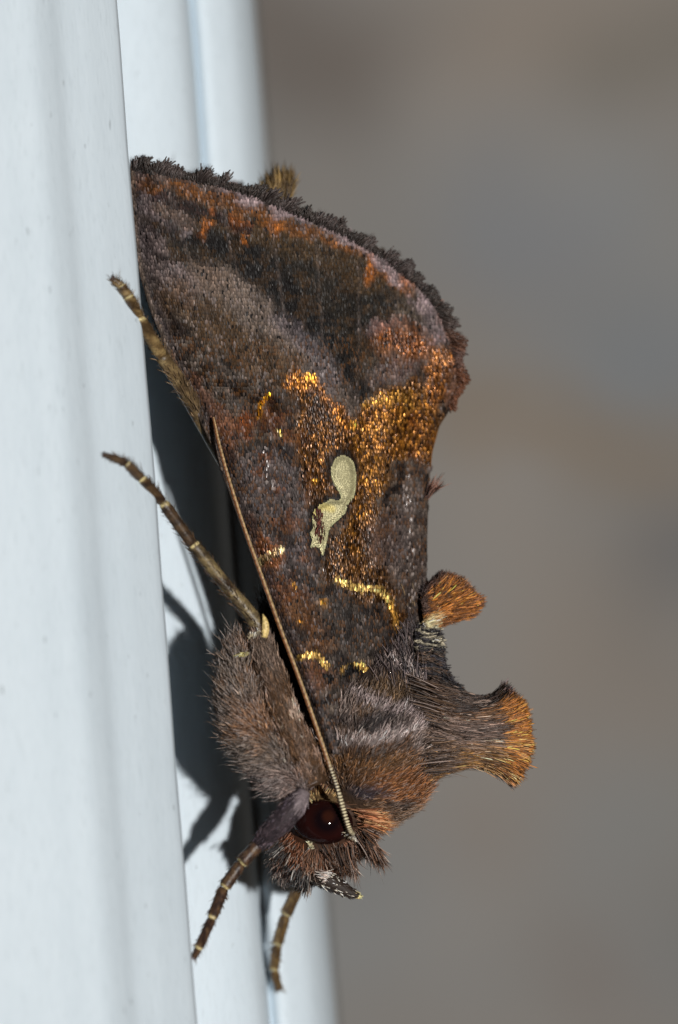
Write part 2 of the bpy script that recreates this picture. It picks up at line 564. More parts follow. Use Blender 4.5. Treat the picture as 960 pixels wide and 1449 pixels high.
def wdepth(px, py):
    l = xl(py)
    xd = np.interp(py, [200, 520, 640, 900, 1065], [690, 668, 612, 604, 590])
    u = np.clip((px - l) / (xd - l), 0, 1.05)
    d = -0.95 + 2.5 * u ** 1.75
    d = d + 0.28 * np.exp(-(u / 0.045) ** 2)                 # costa rolls under
    # shallow folds along the veins, fanning out from the wing root
    ang = np.arctan2(px - 500, 1120 - py)
    d = d + 0.05 * np.sin(ang * 46) * sstep(1000, 650, py) + .10 * (fbm(px, py, 70, 21, 2) - .5)
    # crumpled crease near the costa
    q = dpoly(px, py, [(300, 535), (335, 562), (362, 598), (372, 640)])
    d = d - 0.10 * np.exp(-(q / 13.0) ** 2)
    q = dpoly(px, py, [(312, 548), (345, 552), (385, 575)])
    d = d + 0.10 * np.exp(-(q / 7.0) ** 2)
    # the margin lifts towards the lens a little at the tornus
    d = d - 0.25 * np.exp(-(((px - 640) / 45) ** 2 + ((py - 500) / 90) ** 2))
    return d


MARK = [(484.9, 644.5), (494.6, 648), (501.5, 657.6), (504.3, 671.4), (503.6, 689.4), (500.1, 704.6), (491.8, 714.3), (489, 725.3),
        (480.8, 733.6), (471, 741.9), (464.9, 751.5), (463.5, 761.2), (460, 776.4), (457, 787.5), (453, 776), (447.6, 773),
        (440, 775), (442.8, 764), (439.3, 754.3), (444.2, 747.4), (442.8, 736), (443.5, 725.3), (453.1, 715.6), (467, 708.7),
        (482, 708.7), (483.5, 704.6), (480.8, 696.3), (473.9, 686.6), (469.7, 675.6), (469, 663), (473.9, 650.7)]


def wing_pattern(px, py):
    px0, py0 = px, py
    wx = (fbm(px, py, 26, 1) - 0.5) * 26; wy = (fbm(px, py, 26, 2) - 0.5) * 26
    fx = (fbm(px, py, 9, 5) - 0.5) * 10; fy = (fbm(px, py, 9, 6) - 0.5) * 10
    x = px + wx + fx; y = py + wy + fy
    n1 = fbm(px, py, 30, 8); n2 = fbm(px, py, 11, 11); n3 = fbm(px, py, 60, 14)
    c = C(40, 30, 26)[None] * (1 - sstep(.35, .65, n2))[:, None] + C(84, 73, 66)[None] * sstep(.35, .65, n2)[:, None]
    met = np.zeros(len(px))

    def L(m, rgb, s=1.0, me=None):
        nonlocal c, met
        m = np.clip(m * s, 0, 1)
        c = layer(c, m, rgb)
        met = met * (1 - m) + (me or 0.0) * m

    def line(pts, w, soft, warp=True):
        d = dpoly(x if warp else px, y if warp else py, pts)
        return 1 - sstep(w, w + soft, d)

    def area(pts, soft, warp=True):
        return 1 - sstep(-soft / 2, soft / 2, sdf(x if warp else px, y if warp else py, pts))

    def blob(cx, cy, rx, ry, rot=0, soft=0.5):
        a = math.radians(rot); dx = x - cx; dy = y - cy
        q = np.hypot((dx * math.cos(a) + dy * math.sin(a)) / rx, (-dx * math.sin(a) + dy * math.cos(a)) / ry)
        return 1 - sstep(1 - soft, 1 + soft, q)

    # outer third
    L(area([(195, 285), (300, 300), (470, 340), (560, 400), (600, 440), (560, 470), (500, 570), (420, 540), (300, 500), (215, 380)], 40), C(66, 54, 42), .75)
    L(area([(270, 335), (330, 312), (470, 352), (540, 400), (560, 440), (525, 480), (502, 560), (430, 470), (360, 410), (300, 370)], 30), C(30, 24, 18), .92)
    L(line([(270, 330), (320, 345), (365, 385), (420, 440), (470, 500), (496, 560)], 14, 26), C(15, 11, 11), .97)
    L(line([(470, 380), (520, 430), (535, 470)], 10, 30), C(26, 21, 16), .8)
    L(line([(290, 400), (345, 425), (395, 480), (440, 520), (490, 580)], 13, 24), C(122, 106, 98), .58)
    L(line([(205, 345), (235, 385), (262, 415)], 13, 18), C(112, 98, 100), .6)
    L(line([(205, 285), (225, 305), (262, 322)], 10, 14), C(120, 106, 110), .65)
    L(line([(212, 330), (250, 330)], 5, 14), C(40, 32, 32), .7)
    L(line([(248, 420), (300, 455), (345, 500), (400, 525)], 14, 20), C(78, 56, 35), .65)
    L(blob(300, 400, 30, 14, 30, .8), C(120, 92, 76), .25)
    L(line([(400, 460), (440, 500), (470, 540)], 6, 18), C(98, 90, 98), .5)
    L(line([(240, 292), (340, 322), (430, 345), (520, 395)], 15, 16), C(74, 54, 31), .6)
    # margin bands
    L(line([(196, 262), (250, 268), (330, 296), (400, 318), (470, 340), (535, 374), (575, 412)], 5.5, 8), C(104, 62, 25), .85, .05)
    L(line([(225, 280), (290, 306), (345, 330)], 6, 9), C(34, 22, 26), .8)
    L(line([(318, 276), (345, 287), (405, 304), (445, 315), (500, 340), (555, 385), (600, 440), (612, 470)], 4 + 4 * (vnoise(px0 / 14, py0 / 14, 8) - .4), 9), C(150, 130, 134), .85 * sstep(.3, .55, fbm(px0, py0, 20, 44)))
    L(line([(195, 243), (280, 258), (330, 270)], 5, 10), C(92, 72, 66), .55)
    for bx, by, r in ((302, 307, 6), (337, 322, 10), (293, 330, 7), (395, 326, 9), (352, 345, 5), (525, 376, 9), (522, 390, 8), (572, 402, 7)):
        L(blob(bx, by, r * .8, r * 1.2, 0, .9), C(150, 84, 30), .65, .4)  # glints painted as small orange spots
    # tornus
    L(blob(545, 470, 26, 8, -10, .7), C(126, 108, 112), .6)
    L(blob(575, 490, 42, 24, 10, .6), C(128, 70, 20), .8, .5)
    L(line([(622, 440), (640, 480), (648, 530), (640, 560)], 8, 10), C(126, 86, 68), .7)
    L(line([(607, 445), (618, 480)], 8, 12), C(110, 96, 100), .6)
    L(line([(622, 515), (620, 550), (600, 592)], 11, 9), C(150, 90, 32), .85, .5)
    L(blob(560, 530, 34, 16, -10, .7), C(112, 90, 88), .55)
    # golden field round the mark
    A = [(402, 528), (440, 540), (470, 566), (494, 604), (505, 640), (512, 690), (500, 730), (470, 700), (440, 735), (430, 700), (421, 640), (424, 575)]
    L(area(A, 12), C(104, 64, 19), .92, .62)
    L(line([(412, 536), (450, 556), (478, 585), (492, 606)], 5, 8), C(176, 108, 36), .7, .6)
    L(blob(452, 582, 22, 20, 40, .6), C(34, 18, 8), .75, .3)
    B = [(494, 604), (518, 575), (545, 553), (580, 556), (612, 590), (616, 615), (600, 650), (560, 655), (540, 690), (522, 740), (505, 790), (478, 775), (500, 725), (512, 670), (500, 640)]
    L(area(B, 14), C(128, 82, 25), .93, .65)
    L(area([(505, 600), (530, 572), (565, 560), (582, 590), (590, 640), (560, 650), (525, 640)], 26), C(146, 92, 32), .75, .55)
    L(line([(527, 570), (550, 572), (570, 565), (580, 590)], 3, 9), C(206, 150, 66), .55, .65)
    L(blob(545, 605, 26, 7, -8, .7), C(178, 122, 52), .45, .6)
    L(line([(590, 600), (612, 620), (600, 640)], 9, 12), C(128, 66, 20), .7, .5)
    D = [(465, 760), (495, 752), (530, 715), (560, 770), (540, 800), (566, 840), (588, 905), (578, 925), (548, 868), (490, 842), (462, 815)]
    L(area(D, 16), C(98, 62, 22), .85, .6)
    L(blob(548, 770, 30, 34, 0, .6), C(96, 80, 80), .55)
    # purple grey zones
    L(area([(330, 650), (405, 640), (436, 690), (440, 760), (452, 850), (400, 840), (350, 730)], 30), C(80, 70, 72), .6)
    L(area([(525, 800), (560, 700), (606, 660), (606, 880), (585, 870), (560, 830)], 30), C(82, 70, 66), .6)
    L(area([(455, 840), (545, 860), (570, 930), (480, 940), (450, 890)], 26), C(58, 52, 50), .6)
    L(area([(395, 850), (440, 850), (470, 920), (435, 935)], 24), C(96, 60, 30), .7, .15)
    L(area([(430, 935), (480, 945), (475, 975), (440, 985)], 14), C(100, 56, 28), .6, .2)
    L(line([(352, 740), (400, 860)], 4, 16), C(110, 62, 30), .5, .3)
    rn = sstep(.56, .66, fbm(px, py, 24, 31)) * sstep(560, 620, py) * sstep(450, 420, px)
    L(rn, C(98, 56, 26), .7, .12)
    L(line([(282, 545), (312, 600), (326, 640)], 6, 10), C(112, 72, 54), .5)
    # rusty patches near the crease
    L(blob(348, 606, 17, 20, 0, .4), C(94, 48, 18), .95, .25)
    L(blob(392, 592, 20, 26, 20, .5), C(84, 44, 18), .85, .25)
    L(blob(402, 575, 14, 10, 10, .6), C(20, 12, 8), .85)
    L(line([(366, 592), (371, 572), (381, 562)], 1.6, 3, False), C(255, 170, 50), .95, .85)
    L(line([(310, 541), (330, 548), (342, 556)], 2.2, 3, False), C(24, 12, 10), .9)
    L(blob(398, 619, 5, 3.5, 0, .6), C(248, 220, 110), 1, .8)
    for pts in ([(318, 650), (352, 632), (392, 640), (425, 662)], [(362, 818), (398, 828), (436, 822), (456, 838)], [(352, 742), (386, 748), (408, 772)],
                [(520, 868), (548, 884), (560, 905)], [(556, 690), (590, 672), (606, 684)], [(404, 880), (432, 905), (470, 900)], [(225, 372), (262, 368), (300, 382)]):
        L(line(pts, 2.5, 8), C(26, 18, 16), .75)
    L(line([(590, 560), (612, 600), (606, 640)], 10, 14), C(132, 84, 28), .75, .6)
    # costa strip
    cd = px0 - xl(py0)
    L(1 - sstep(9, 26, cd), C(70, 62, 64), .65)
    L(1 - sstep(3, 9, cd), C(104, 88, 76), .55)
    # shadow beside the mark painted as a dark rim, then yellow lines and black spots of the inner wing
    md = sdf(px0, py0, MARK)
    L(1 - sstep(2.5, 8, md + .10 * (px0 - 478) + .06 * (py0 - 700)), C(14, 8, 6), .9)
    L(line([(477, 824), (505, 836), (540, 839), (553, 856)], 1.4 + 2.2 * vnoise(px0 / 7, py0 / 7, 3), 4, False), C(240, 196, 112), .95, .5)
    L(line([(553, 858), (563, 890), (580, 917)], 2.0, 4, False), C(226, 166, 76), .85, .5)
    L(line([(370, 797), (382, 790), (398, 782)], 2.6, 4, False), C(255, 236, 176), .95, .6)
    L(line([(375, 775), (392, 800)], 8, 10), C(122, 66, 20), .7, .4)
    L(line([(424, 934), (448, 929), (463, 946)], 2.4, 3, False), C(232, 186, 100), .95, .5)
    L(line([(486, 953), (498, 944), (512, 944), (523, 957)], 2.4, 3, False), C(232, 186, 100), .95, .5)
    L(blob(468, 962, 8, 11, 20, .3), C(6, 4, 4), 1)
    L(blob(499, 956, 13, 8, 0, .3), C(6, 4, 4), 1)
    L(blob(517, 968, 8, 9, 0, .3), C(6, 4, 4), 1)
    L(blob(452, 1000, 8, 5, 0, .5), C(20, 14, 14), .8)
    for bx, by, r in ((458, 857, 6), (428, 887, 4), (415, 838, 3), (448, 690, 3), (500, 602, 5), (440, 545, 5)):
        L(blob(bx, by, r, r, 0, .8), C(250, 176, 70), .9, .8)
    # mottling of single scales and streaks along the veins
    mot = .55 + .9 * fbm(px0, py0, 7, 77, 2) + .55 * (fbm(px0 + 0, py0 * .45, 6, 78, 2) - .5)
    ang = np.arctan2(px0 - 500, 1130 - py0)
    v = np.abs(((ang * 13 + .35 + .06 * (n1 - .5)) % 1) - .5)
    vein = (1 - sstep(.02, .07, v)) * sstep(1000, 900, py0)
    c = c * np.clip(mot * 1.15 - .12, .2, 2)[:, None]
    c = layer(c, .55 * sstep(.5, .62, fbm(px0, py0, 11, 90)) * (c.sum(1) < .13) * (met < .2) * sstep(620, 560, py0), C(62, 43, 24))
    c = layer(c, .15 * vein * (met < .35), C(128, 112, 106))
    c = c * np.array([.98, .99, .95])[None]
    return c, met, n2


def lay_scales(name, gx, gy, dep, c, met, rough, row, cl, sgn, wing, va=1.0, up0=.008):
    n = len(gx)
    e = 1.0
    d0 = dep(gx, gy)
    base = P(gx, gy, d0)
    tx = P(gx + e, gy, dep(gx + e, gy)) - P(gx - e, gy, dep(gx - e, gy)); tx /= np.linalg.norm(tx, axis=1, keepdims=True)
    up = P(gx, gy - e, dep(gx, gy - e)) - P(gx, gy + e, dep(gx, gy + e)); up /= np.linalg.norm(up, axis=1, keepdims=True)
    nn = np.cross(tx, up); nn /= np.linalg.norm(nn, axis=1, keepdims=True)
    nn *= np.where(nn[:, 1] > 0, -1, 1)[:, None] * sgn
    roll = RNG.normal(size=n) * 0.20 * va; pitch = 0.15 + RNG.normal(size=n) * 0.09 * va
    yaw = RNG.normal(size=n) * 0.14 - 0.12
    a = up * np.cos(yaw)[:, None] + tx * np.sin(yaw)[:, None]
    a = a + nn * pitch[:, None]; a /= np.linalg.norm(a, axis=1, keepdims=True)
    s = np.cross(a, nn); s = s + nn * roll[:, None]; s /= np.linalg.norm(s, axis=1, keepdims=True)
    hw = cl * 0.62 * MM * RNG.uniform(.85, 1.2, n); ln = row * 1.30 * MM * RNG.uniform(.85, 1.2, n)
    b0 = base + nn * up0
    bow = nn * 0.012
    V = np.stack([b0 - s * (hw * .7)[:, None], b0 + bow, b0 + s * (hw * .7)[:, None],
                  b0 + a * (ln * .6)[:, None] - s * hw[:, None], b0 + a * (ln * .62)[:, None] + bow, b0 + a * (ln * .6)[:, None] + s * hw[:, None],
                  b0 + a * ln[:, None] - s * (hw * .6)[:, None] - bow * .6, b0 + a * (ln * 1.05)[:, None] - bow * .2, b0 + a * ln[:, None] + s * (hw * .6)[:, None] - bow * .6], 1)
    fq = np.array([[0, 1, 4, 3], [1, 2, 5, 4], [3, 4, 7, 6], [4, 5, 8, 7]])
    F = (np.arange(n)[:, None, None] * 9 + fq[None]).reshape(-1, 4)
    mesh_obj(name, V.reshape(-1, 3), [F], M_SCALE, wing, (c[:, None, :] * np.array([.35, .35, .35, .9, .95, .9, 1.15, 1.2, 1.15])[None, :, None]).reshape(-1, 3),  # dark roots and bright tips paint the row gaps and glints
             {'metal': np.repeat(met, 9), 'rough': np.repeat(np.clip(rough, .18, .75), 9)}, kind='stuff')

def build_forewing(far):
    sgn = -1 if far else 1
    dep = (lambda px, py: 2 * DM - wdepth(px, py)) if far else wdepth
    nr, nc = (110, 50) if far else (200, 90)
    t = np.linspace(0, 1, nr)
    py = 233 + (1065 - 233) * t ** 1.25
    u = np.linspace(0, 1, nc)
    PY, U = np.meshgrid(py, u, indexing='ij')
    PX = xl(PY) + (np.maximum(xr(PY), xl(PY) + 1) - xl(PY)) * U
    px = PX.ravel(); pyy = PY.ravel()
    front_v = P(px, pyy, dep(px, pyy))
    th = 0.04 * sgn
    back_v = P(px, pyy, dep(px, pyy) + th)
    n = nr * nc
    idx = np.arange(n).reshape(nr, nc)
    q = np.stack([idx[:-1, :-1], idx[1:, :-1], idx[1:, 1:], idx[:-1, 1:]], -1).reshape(-1, 4)
    rim = np.concatenate([idx[0, :], idx[1:, -1], idx[-1, -2::-1], idx[-2:0:-1, 0]])
    rq = np.stack([rim, np.roll(rim, -1), np.roll(rim, -1) + n, rim + n], -1)
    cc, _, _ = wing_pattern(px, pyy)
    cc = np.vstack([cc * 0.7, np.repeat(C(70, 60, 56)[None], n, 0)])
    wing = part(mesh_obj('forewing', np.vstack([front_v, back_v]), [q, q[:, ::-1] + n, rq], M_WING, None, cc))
    # --- scales in rows across the wing, tips towards the margin
    row, cl = (8.0, 6.0) if far else (4.8, 2.5)
    gy, gx = np.meshgrid(np.arange(228, 1066, row), np.arange(170, 672, cl), indexing='ij')
    gx = gx + (np.arange(gx.shape[0]) % 2)[:, None] * cl / 2
    gx = gx.ravel(); gy = gy.ravel()
    gy = gy + 0.045 * (gx - 420) * np.sin(gx * 0.004) + 2.4 * np.sin(gx * 0.021 + gy * 0.003) + RNG.normal(size=gx.size) * 0.28
    gx = gx + RNG.normal(size=gx.size) * 0.4
    ok = (gx > xl(gy) + 1) & (gx < xr(gy) - 1) & (gy > 236)
    gx, gy = gx[ok], gy[ok]
    md = sdf(gx, gy, MARK)
    ok = (md > 0.5) | far
    gx, gy = gx[ok], gy[ok]
    n = len(gx)
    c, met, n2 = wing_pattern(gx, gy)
    c0 = c.copy()
    c = jit(c, 0.30)
    # gold and lilac glints painted as brighter scales, black and pale scales elsewhere
    r = RNG.random(n)
    gold = met > 0.3
    c[gold & (r < .12)] *= np.array([1.5, 1.6, 1.7])
    c[gold & (r > .55)] *= np.array([0.42, 0.38, 0.35])
    c[gold & (r > .85)] *= np.array([0.4, 0.4, 0.4])
    mixr = RNG.random(n)
    rust = (~gold) & (mixr < .16 + .18 * (fbm(gx, gy, 18, 33) > .52)) & (gy > 480)
    c[rust] = c[rust] * .45 + C(98, 64, 34) * .55
    lil = (~gold) & (mixr > .94) & (c0.sum(1) > .10)
    c[lil] = c[lil] * .6 + C(130, 120, 120) * .4
    dot = (~gold) & (r < .03)
    c[dot] = C(22, 17, 16)
    pale = (~gold) & (r > .965) & (c0.sum(1) > .11)
    c[pale] = c[pale] * 0.6 + C(170, 150, 142) * 0.4
    met = np.clip(met + RNG.normal(size=n) * 0.06, 0, 1)
    rough = np.where(gold, 0.37, 0.55) + RNG.normal(size=n) * 0.05
    # veins: white glints painted as paler, glossier scales
    spot = c0.sum(1) < C(16, 12, 12).sum()
    c[spot] = c0[spot]
    vd = np.minimum(dpoly(gx, gy, [(574, 680), (580, 760), (584, 860)]), dpoly(gx, gy, [(376, 640), (384, 700)]))
    sh = (vd < 6) & (RNG.random(n) < .16)
    rough[sh] = .24; c[sh] = c[sh] * .5 + C(200, 186, 180) * .5
    lay_scales('wing_scales', gx, gy, dep, c, met, rough, row, cl, sgn, wing, va=np.where(gold, 1.0, .6))
    # --- fringe of scale tufts along the outer margin
    m = 1400 if far else 4200
    tt = RNG.random(m) ** 0.95
    oc = np.vstack([OUTER[:14]])
    seg = np.linalg.norm(np.diff(oc, axis=0), axis=1); cum = np.append(0, np.cumsum(seg)); 
    q = tt * cum[-1]
    fx = np.interp(q, cum, oc[:, 0]); fy = np.interp(q, cum, oc[:, 1])
    tgx = np.interp(q + 12, cum, oc[:, 0]) - np.interp(q - 12, cum, oc[:, 0])
    tgy = np.interp(q + 12, cum, oc[:, 1]) - np.interp(q - 12, cum, oc[:, 1])
    ll = np.hypot(tgx, tgy); ox, oy = tgy / ll, -tgx / ll
    inw = RNG.uniform(0, 9, m)
    fx = fx - ox * inw; fy = fy - oy * inw
    clump = vnoise(q / 7.0, q * 0 + 3, 2)
    clump = np.clip((clump - .25) * 2.0, 0, 1)
    length = (4.5 + 14 * clump ** 1.4) * RNG.uniform(.75, 1.15, m) + inw * 0.35
    length = length * np.where(q > cum[11], .75, 1)
    tangent = np.where(q > cum[9], .5, .12)
    dirs = np.stack([ox + tgx / ll * tangent, RNG.normal(size=m) * .12 - .04, -(oy + tgy / ll * tangent)], -1)
    dirs += RNG.normal(size=(m, 3)) * .13 + np.stack([(clump - .5) * .7 * tgx / ll, 0 * ox, -(clump - .5) * .7 * tgy / ll], -1)
    warm = sstep(cum[9], cum[11], q)
    col = C(64, 56, 52)[None] * (1 - warm)[:, None] + C(104, 66, 46)[None] * warm[:, None]
    stripe = sstep(.45, .6, vnoise(q / 16.0, q * 0, 9))[:, None]
    col = col * (1 - .45 * stripe) + C(88, 76, 74)[None] * .45 * stripe
    col = jit(col, .3)
    fp = np.clip(fx, xl(fy), None)
    root = P(fp, fy, dep(fp, fy) - .02 * sgn + RNG.uniform(-.05, .05, m))
    hairs('fringe', root, dirs, length * MM, RNG.uniform(2.2, 3.8, m) * MM, col, wing, blunt=True)
    return wing


wing_near = build_forewing(False)
wing_far = build_forewing(True)

# silver mark: a raised plate of pale scales with a toothed rim
def build_mark():
    poly = np.array(MARK)
    closed = np.vstack([poly, poly[:1]])
    seg = np.linalg.norm(np.diff(closed, axis=0), axis=1); cum = np.append(0, np.cumsum(seg))
    nb = 200
    q = np.linspace(0, cum[-1], nb, endpoint=False)
    bx = np.interp(q, cum, closed[:, 0]); by = np.interp(q, cum, closed[:, 1])
    # outward direction
    tgx = np.interp((q + 3) % cum[-1], cum, closed[:, 0]) - np.interp((q - 3) % cum[-1], cum, closed[:, 0])
    tgy = np.interp((q + 3) % cum[-1], cum, closed[:, 1]) - np.interp((q - 3) % cum[-1], cum, closed[:, 1])
    ll = np.hypot(tgx, tgy) + 1e-6
    tooth = np.where(by > 690, 1.2, .5) * np.abs(((q / 3.3) % 1) - .5) * 2
    bx = bx + tgy / ll * tooth; by = by - tgx / ll * tooth
    # fill: a fine grid clipped to the outline
    g = 2.0
    gy, gx = np.meshgrid(np.arange(640, 792, g), np.arange(434, 510, g), indexing='ij')
    k = sdf(gx.ravel(), gy.ravel(), MARK).reshape(gx.shape)
    from mathutils.geometry import delaunay_2d_cdt
    pts = [Vector((a, b)) for a, b in zip(bx, by)]
    ins = k < -1.6
    pts += [Vector((a + RNG.uniform(-.4, .4), b + RNG.uniform(-.4, .4))) for a, b in zip(gx[ins], gy[ins])]
    edges = [(i, (i + 1) % nb) for i in range(nb)]
    vv, _, ff, _, _, _ = delaunay_2d_cdt(pts, edges, [], 1, 1e-5)
    v2 = np.array([(a.x, a.y) for a in vv])
    ff = np.array([f for f in ff if len(f) == 3])
    cen = v2[ff].mean(1)
    ff = ff[inside(cen[:, 0], cen[:, 1], [tuple(p) for p in zip(bx, by)])]
    px, py = v2[:, 0], v2[:, 1]
    kd = np.clip(-sdf(px, py, MARK), 0, 9)
    # comb-like corrugation on the tail of the mark
    corr = 0.014 * np.sin(py * 2 * math.pi / 4.4) * sstep(700, 735, py)
    lift = 0.03 + 0.045 * sstep(0, 8, kd) + corr
    v = P(px, py, wdepth(px, py) - lift)
    n = len(v)
    bk = P(px, py, wdepth(px, py) + .01)
    c = np.repeat(C(176, 171, 130)[None], n, 0)
    c = layer(c, 1 - sstep(0, 4, kd), C(196, 194, 148))
    c = layer(c, .5 * sstep(.45, .65, fbm(px, py, 10, 4)), C(154, 148, 112))
    yl = 1 - sstep(2, 8, dpoly(px, py, [(446, 728), (458, 718), (470, 722)]))
    c = layer(c, yl * .6, C(240, 222, 120))
    rim = np.arange(nb)
    # cdt may renumber: use nearest outline vertices only for a skirt through boundary edges
    e = {}
    for t in ff:
        for a, b in ((t[0], t[1]), (t[1], t[2]), (t[2], t[0])):
            e[(a, b)] = 1
    sk = np.array([[a, b, b + n, a + n] for a, b in e if (b, a) not in e])
    m = mesh_obj('wing_mark', np.vstack([v, bk]), [sk, ff, ff[:, ::-1] + n], M_MARK, wing_near, np.vstack([c, c * .4]))
    gy, gx = np.meshgrid(np.arange(640, 792, 2.4), np.arange(434, 510, 1.9), indexing='ij')
    gx = (gx + (np.arange(gx.shape[0]) % 2)[:, None] * 1.2).ravel() + RNG.normal(size=gx.size) * .2; gy = gy.ravel() + RNG.normal(size=gx.size) * .2
    ok = sdf(gx, gy, MARK) < -0.7
    gx, gy = gx[ok], gy[ok]; k = len(gx)
    kd2 = np.clip(-sdf(gx, gy, MARK), 0, 9)
    cs = layer(np.repeat(C(200, 192, 148)[None], k, 0), 1 - sstep(0, 3.5, kd2), C(226, 218, 168))
    cs = layer(cs, .5 * sstep(.4, .65, fbm(gx, gy, 12, 4)), C(178, 170, 132))
    cs = layer(cs, .6 * (1 - sstep(2, 8, dpoly(gx, gy, [(446, 728), (458, 718), (470, 722)]))), C(236, 214, 122))
    lay_scales('mark_scales', gx, gy, lambda a, b: wdepth(a, b) - .03 - .045 * sstep(0, 8, np.clip(-sdf(a, b, MARK), 0, 9)), jit(cs, .04),
               np.full(k, .35), np.full(k, .42), 2.4, 1.9, 1, wing_near, va=.08)
    # stray brown scales lying over the lower part of the mark
    k = 80
    sx = RNG.normal(size=k) * 3.4 + 451.5; sy = RNG.uniform(724, 770, k); sx = sx + (sy - 747) * .08
    root = P(sx, sy, wdepth(sx, sy) - .10)
    dirs = np.stack([RNG.normal(size=k) * .25, -.12 + 0 * sx, 1 + 0 * sx], -1)
    hairs('stray_scales', root, dirs, RNG.uniform(5, 10, k) * MM, RNG.uniform(2.2, 3.4, k) * MM, jit(np.repeat(C(86, 46, 36)[None], k, 0), .5), wing_near)


build_mark()

# ---- abdomen between the wings, its tan end tuft behind the margin
abd = Loft([(555, 930, DM, 40, .7), (535, 860, DM, 62, 1.0), (505, 740, DM, 66, 1.0), (465, 600, DM, 58, .95), (430, 470, DM, 46, .85),
            (405, 370, DM, 32, .7), (395, 305, DM + .1, 20, .55), (392, 276, DM + .1, 12, .4)], 40, 20)
abdomen = part(abd.mesh('abdomen', M_SKIN, None, lambda s, ph, px, py: np.repeat(C(104, 88, 66)[None], len(px), 0)))
fur('abdomen_fur', abd, 3000, lambda px, py: np.stack([-.25 + 0 * px, -1 + 0 * px], -1), 20, 3.0,
    lambda px, py: np.repeat(C(112, 92, 66)[None], len(px), 0), abdomen, lift=.2, near=.5)
k = 900
tx = RNG.uniform(0, 1, k)
rx = 372 + 38 * tx; ry = 292 + RNG.uniform(-10, 8, k)
ex = 366 + 48 * tx + RNG.normal(size=k) * 3; ey = 236 + 22 * np.abs(tx - .72) ** 1.1 + RNG.uniform(0, 10, k) + 10 * (RNG.random(k) < .2) + np.where(tx < .3, 10 * (0.3 - tx) / .3, 0)
dd = DM + RNG.uniform(-.45, .6, k)
a = P(rx, ry, dd); b = P(ex, ey, dd + RNG.normal(size=k) * .1)
col = np.repeat(C(142, 116, 72)[None], k, 0)
col[RNG.random(k) < .35] = C(88, 66, 36)
hairs('tail_tuft', a, b - a, np.linalg.norm(b - a, axis=1), RNG.uniform(2, 3.6, k) * MM, jit(col, .3), abdomen)

# ---- thorax
tho = Loft([(548, 878, DM, 34, .8), (560, 905, DM, 42, 1.1), (552, 945, DM - .05, 62, 1.7), (538, 982, DM - .05, 88, 2.45), (530, 1010, DM - .1, 102, 2.75), (528, 1050, DM - .1, 104, 2.85),
            (520, 1095, DM - .1, 92, 2.6), (506, 1130, DM - .1, 70, 2.1), (492, 1160, DM - .1, 48, 1.5)], 44, 32)


def thorax_col(px, py):
    x = px + (fbm(px, py, 16, 51) - .5) * 14; y = py + (fbm(px, py, 16, 52) - .5) * 14
    c = np.repeat(C(88, 68, 52)[None], len(px), 0)
    c = layer(c, .9 * (1 - sstep(975, 1010, y)), C(74, 64, 62))
    ln = lambda pts, w, s: 1 - sstep(w, w + s, dpoly(x, y, pts))
    el = lambda cx, cy, rx, ry: 1 - sstep(.6, 1.3, np.hypot((x - cx) / rx, (y - cy) / ry))
    c = layer(c, .8 * el(560, 985, 60, 28), C(84, 66, 46))
    c = layer(c, .85 * el(545, 1030, 44, 14), C(44, 38, 38))
    c = layer(c, .7 * el(470, 1005, 28, 34), C(112, 100, 96))
    c = layer(c, .75 * el(560, 1085, 90, 36), C(96, 66, 42))
    c = layer(c, .8 * el(575, 1115, 60, 26), C(116, 74, 42))
    c = layer(c, .8 * el(515, 1080, 60, 14), C(92, 66, 42))
    c = layer(c, .85 * el(520, 1122, 28, 9), C(58, 56, 66))
    c = layer(c, .75 * el(560, 1140, 20, 7), C(54, 48, 46))
    c = layer(c, .8 * ln([(455, 1022), (500, 1034), (550, 1015), (590, 1000)], 5, 10), C(48, 42, 42))
    c = layer(c, 1.0 * ln([(448, 1045), (480, 1056), (520, 1052), (570, 1038), (606, 1024)], 5, 7), C(146, 132, 128))
    c = layer(c, .75 * ln([(500, 985), (540, 1002), (590, 1015), (618, 1040)], 4, 9), C(140, 127, 126))
    c = layer(c, .7 * ln([(450, 1064), (520, 1072), (590, 1056)], 4, 8), C(50, 38, 32))
    c = layer(c, 1.0 * ln([(540, 925), (590, 950), (616, 990), (626, 1035), (628, 1068)], 4, 6), C(148, 133, 128))
    c = layer(c, .5 * ln([(590, 1050), (625, 1075), (640, 1080)], 6, 10), C(146, 134, 130))
    c = layer(c, .9 * ln([(606, 895), (618, 930), (632, 962), (655, 985)], 12, 12), C(30, 27, 29))
    return c


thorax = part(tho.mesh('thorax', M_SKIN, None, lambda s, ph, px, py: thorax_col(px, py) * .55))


def tho_dir(px, py):
    dx = px - 440; dy = py - 1190
    l = np.hypot(dx, dy)
    dx, dy = dx / l, dy / l
    k = sstep(1020, 930, py)
    return np.stack([dx * (1 - k) + .02 * k, dy * (1 - k) - 1.0 * k], -1)


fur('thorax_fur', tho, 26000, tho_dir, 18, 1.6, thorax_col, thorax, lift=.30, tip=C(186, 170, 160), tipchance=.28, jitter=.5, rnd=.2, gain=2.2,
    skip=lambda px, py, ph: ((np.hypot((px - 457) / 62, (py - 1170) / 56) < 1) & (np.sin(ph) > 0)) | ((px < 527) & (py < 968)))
fur('tegula_hair', tho, 1800, lambda px, py: np.stack([.05 + 0 * px, -1 + 0 * px], -1), 62, 2.0,
    lambda px, py: np.where((RNG.random(len(px)) < .4)[:, None], C(110, 98, 98)[None], C(48, 43, 44)[None]), thorax, lift=.08, s0=.0, s1=.34, jitter=.4, near=.9, skip=lambda px, py, ph: px < 524)


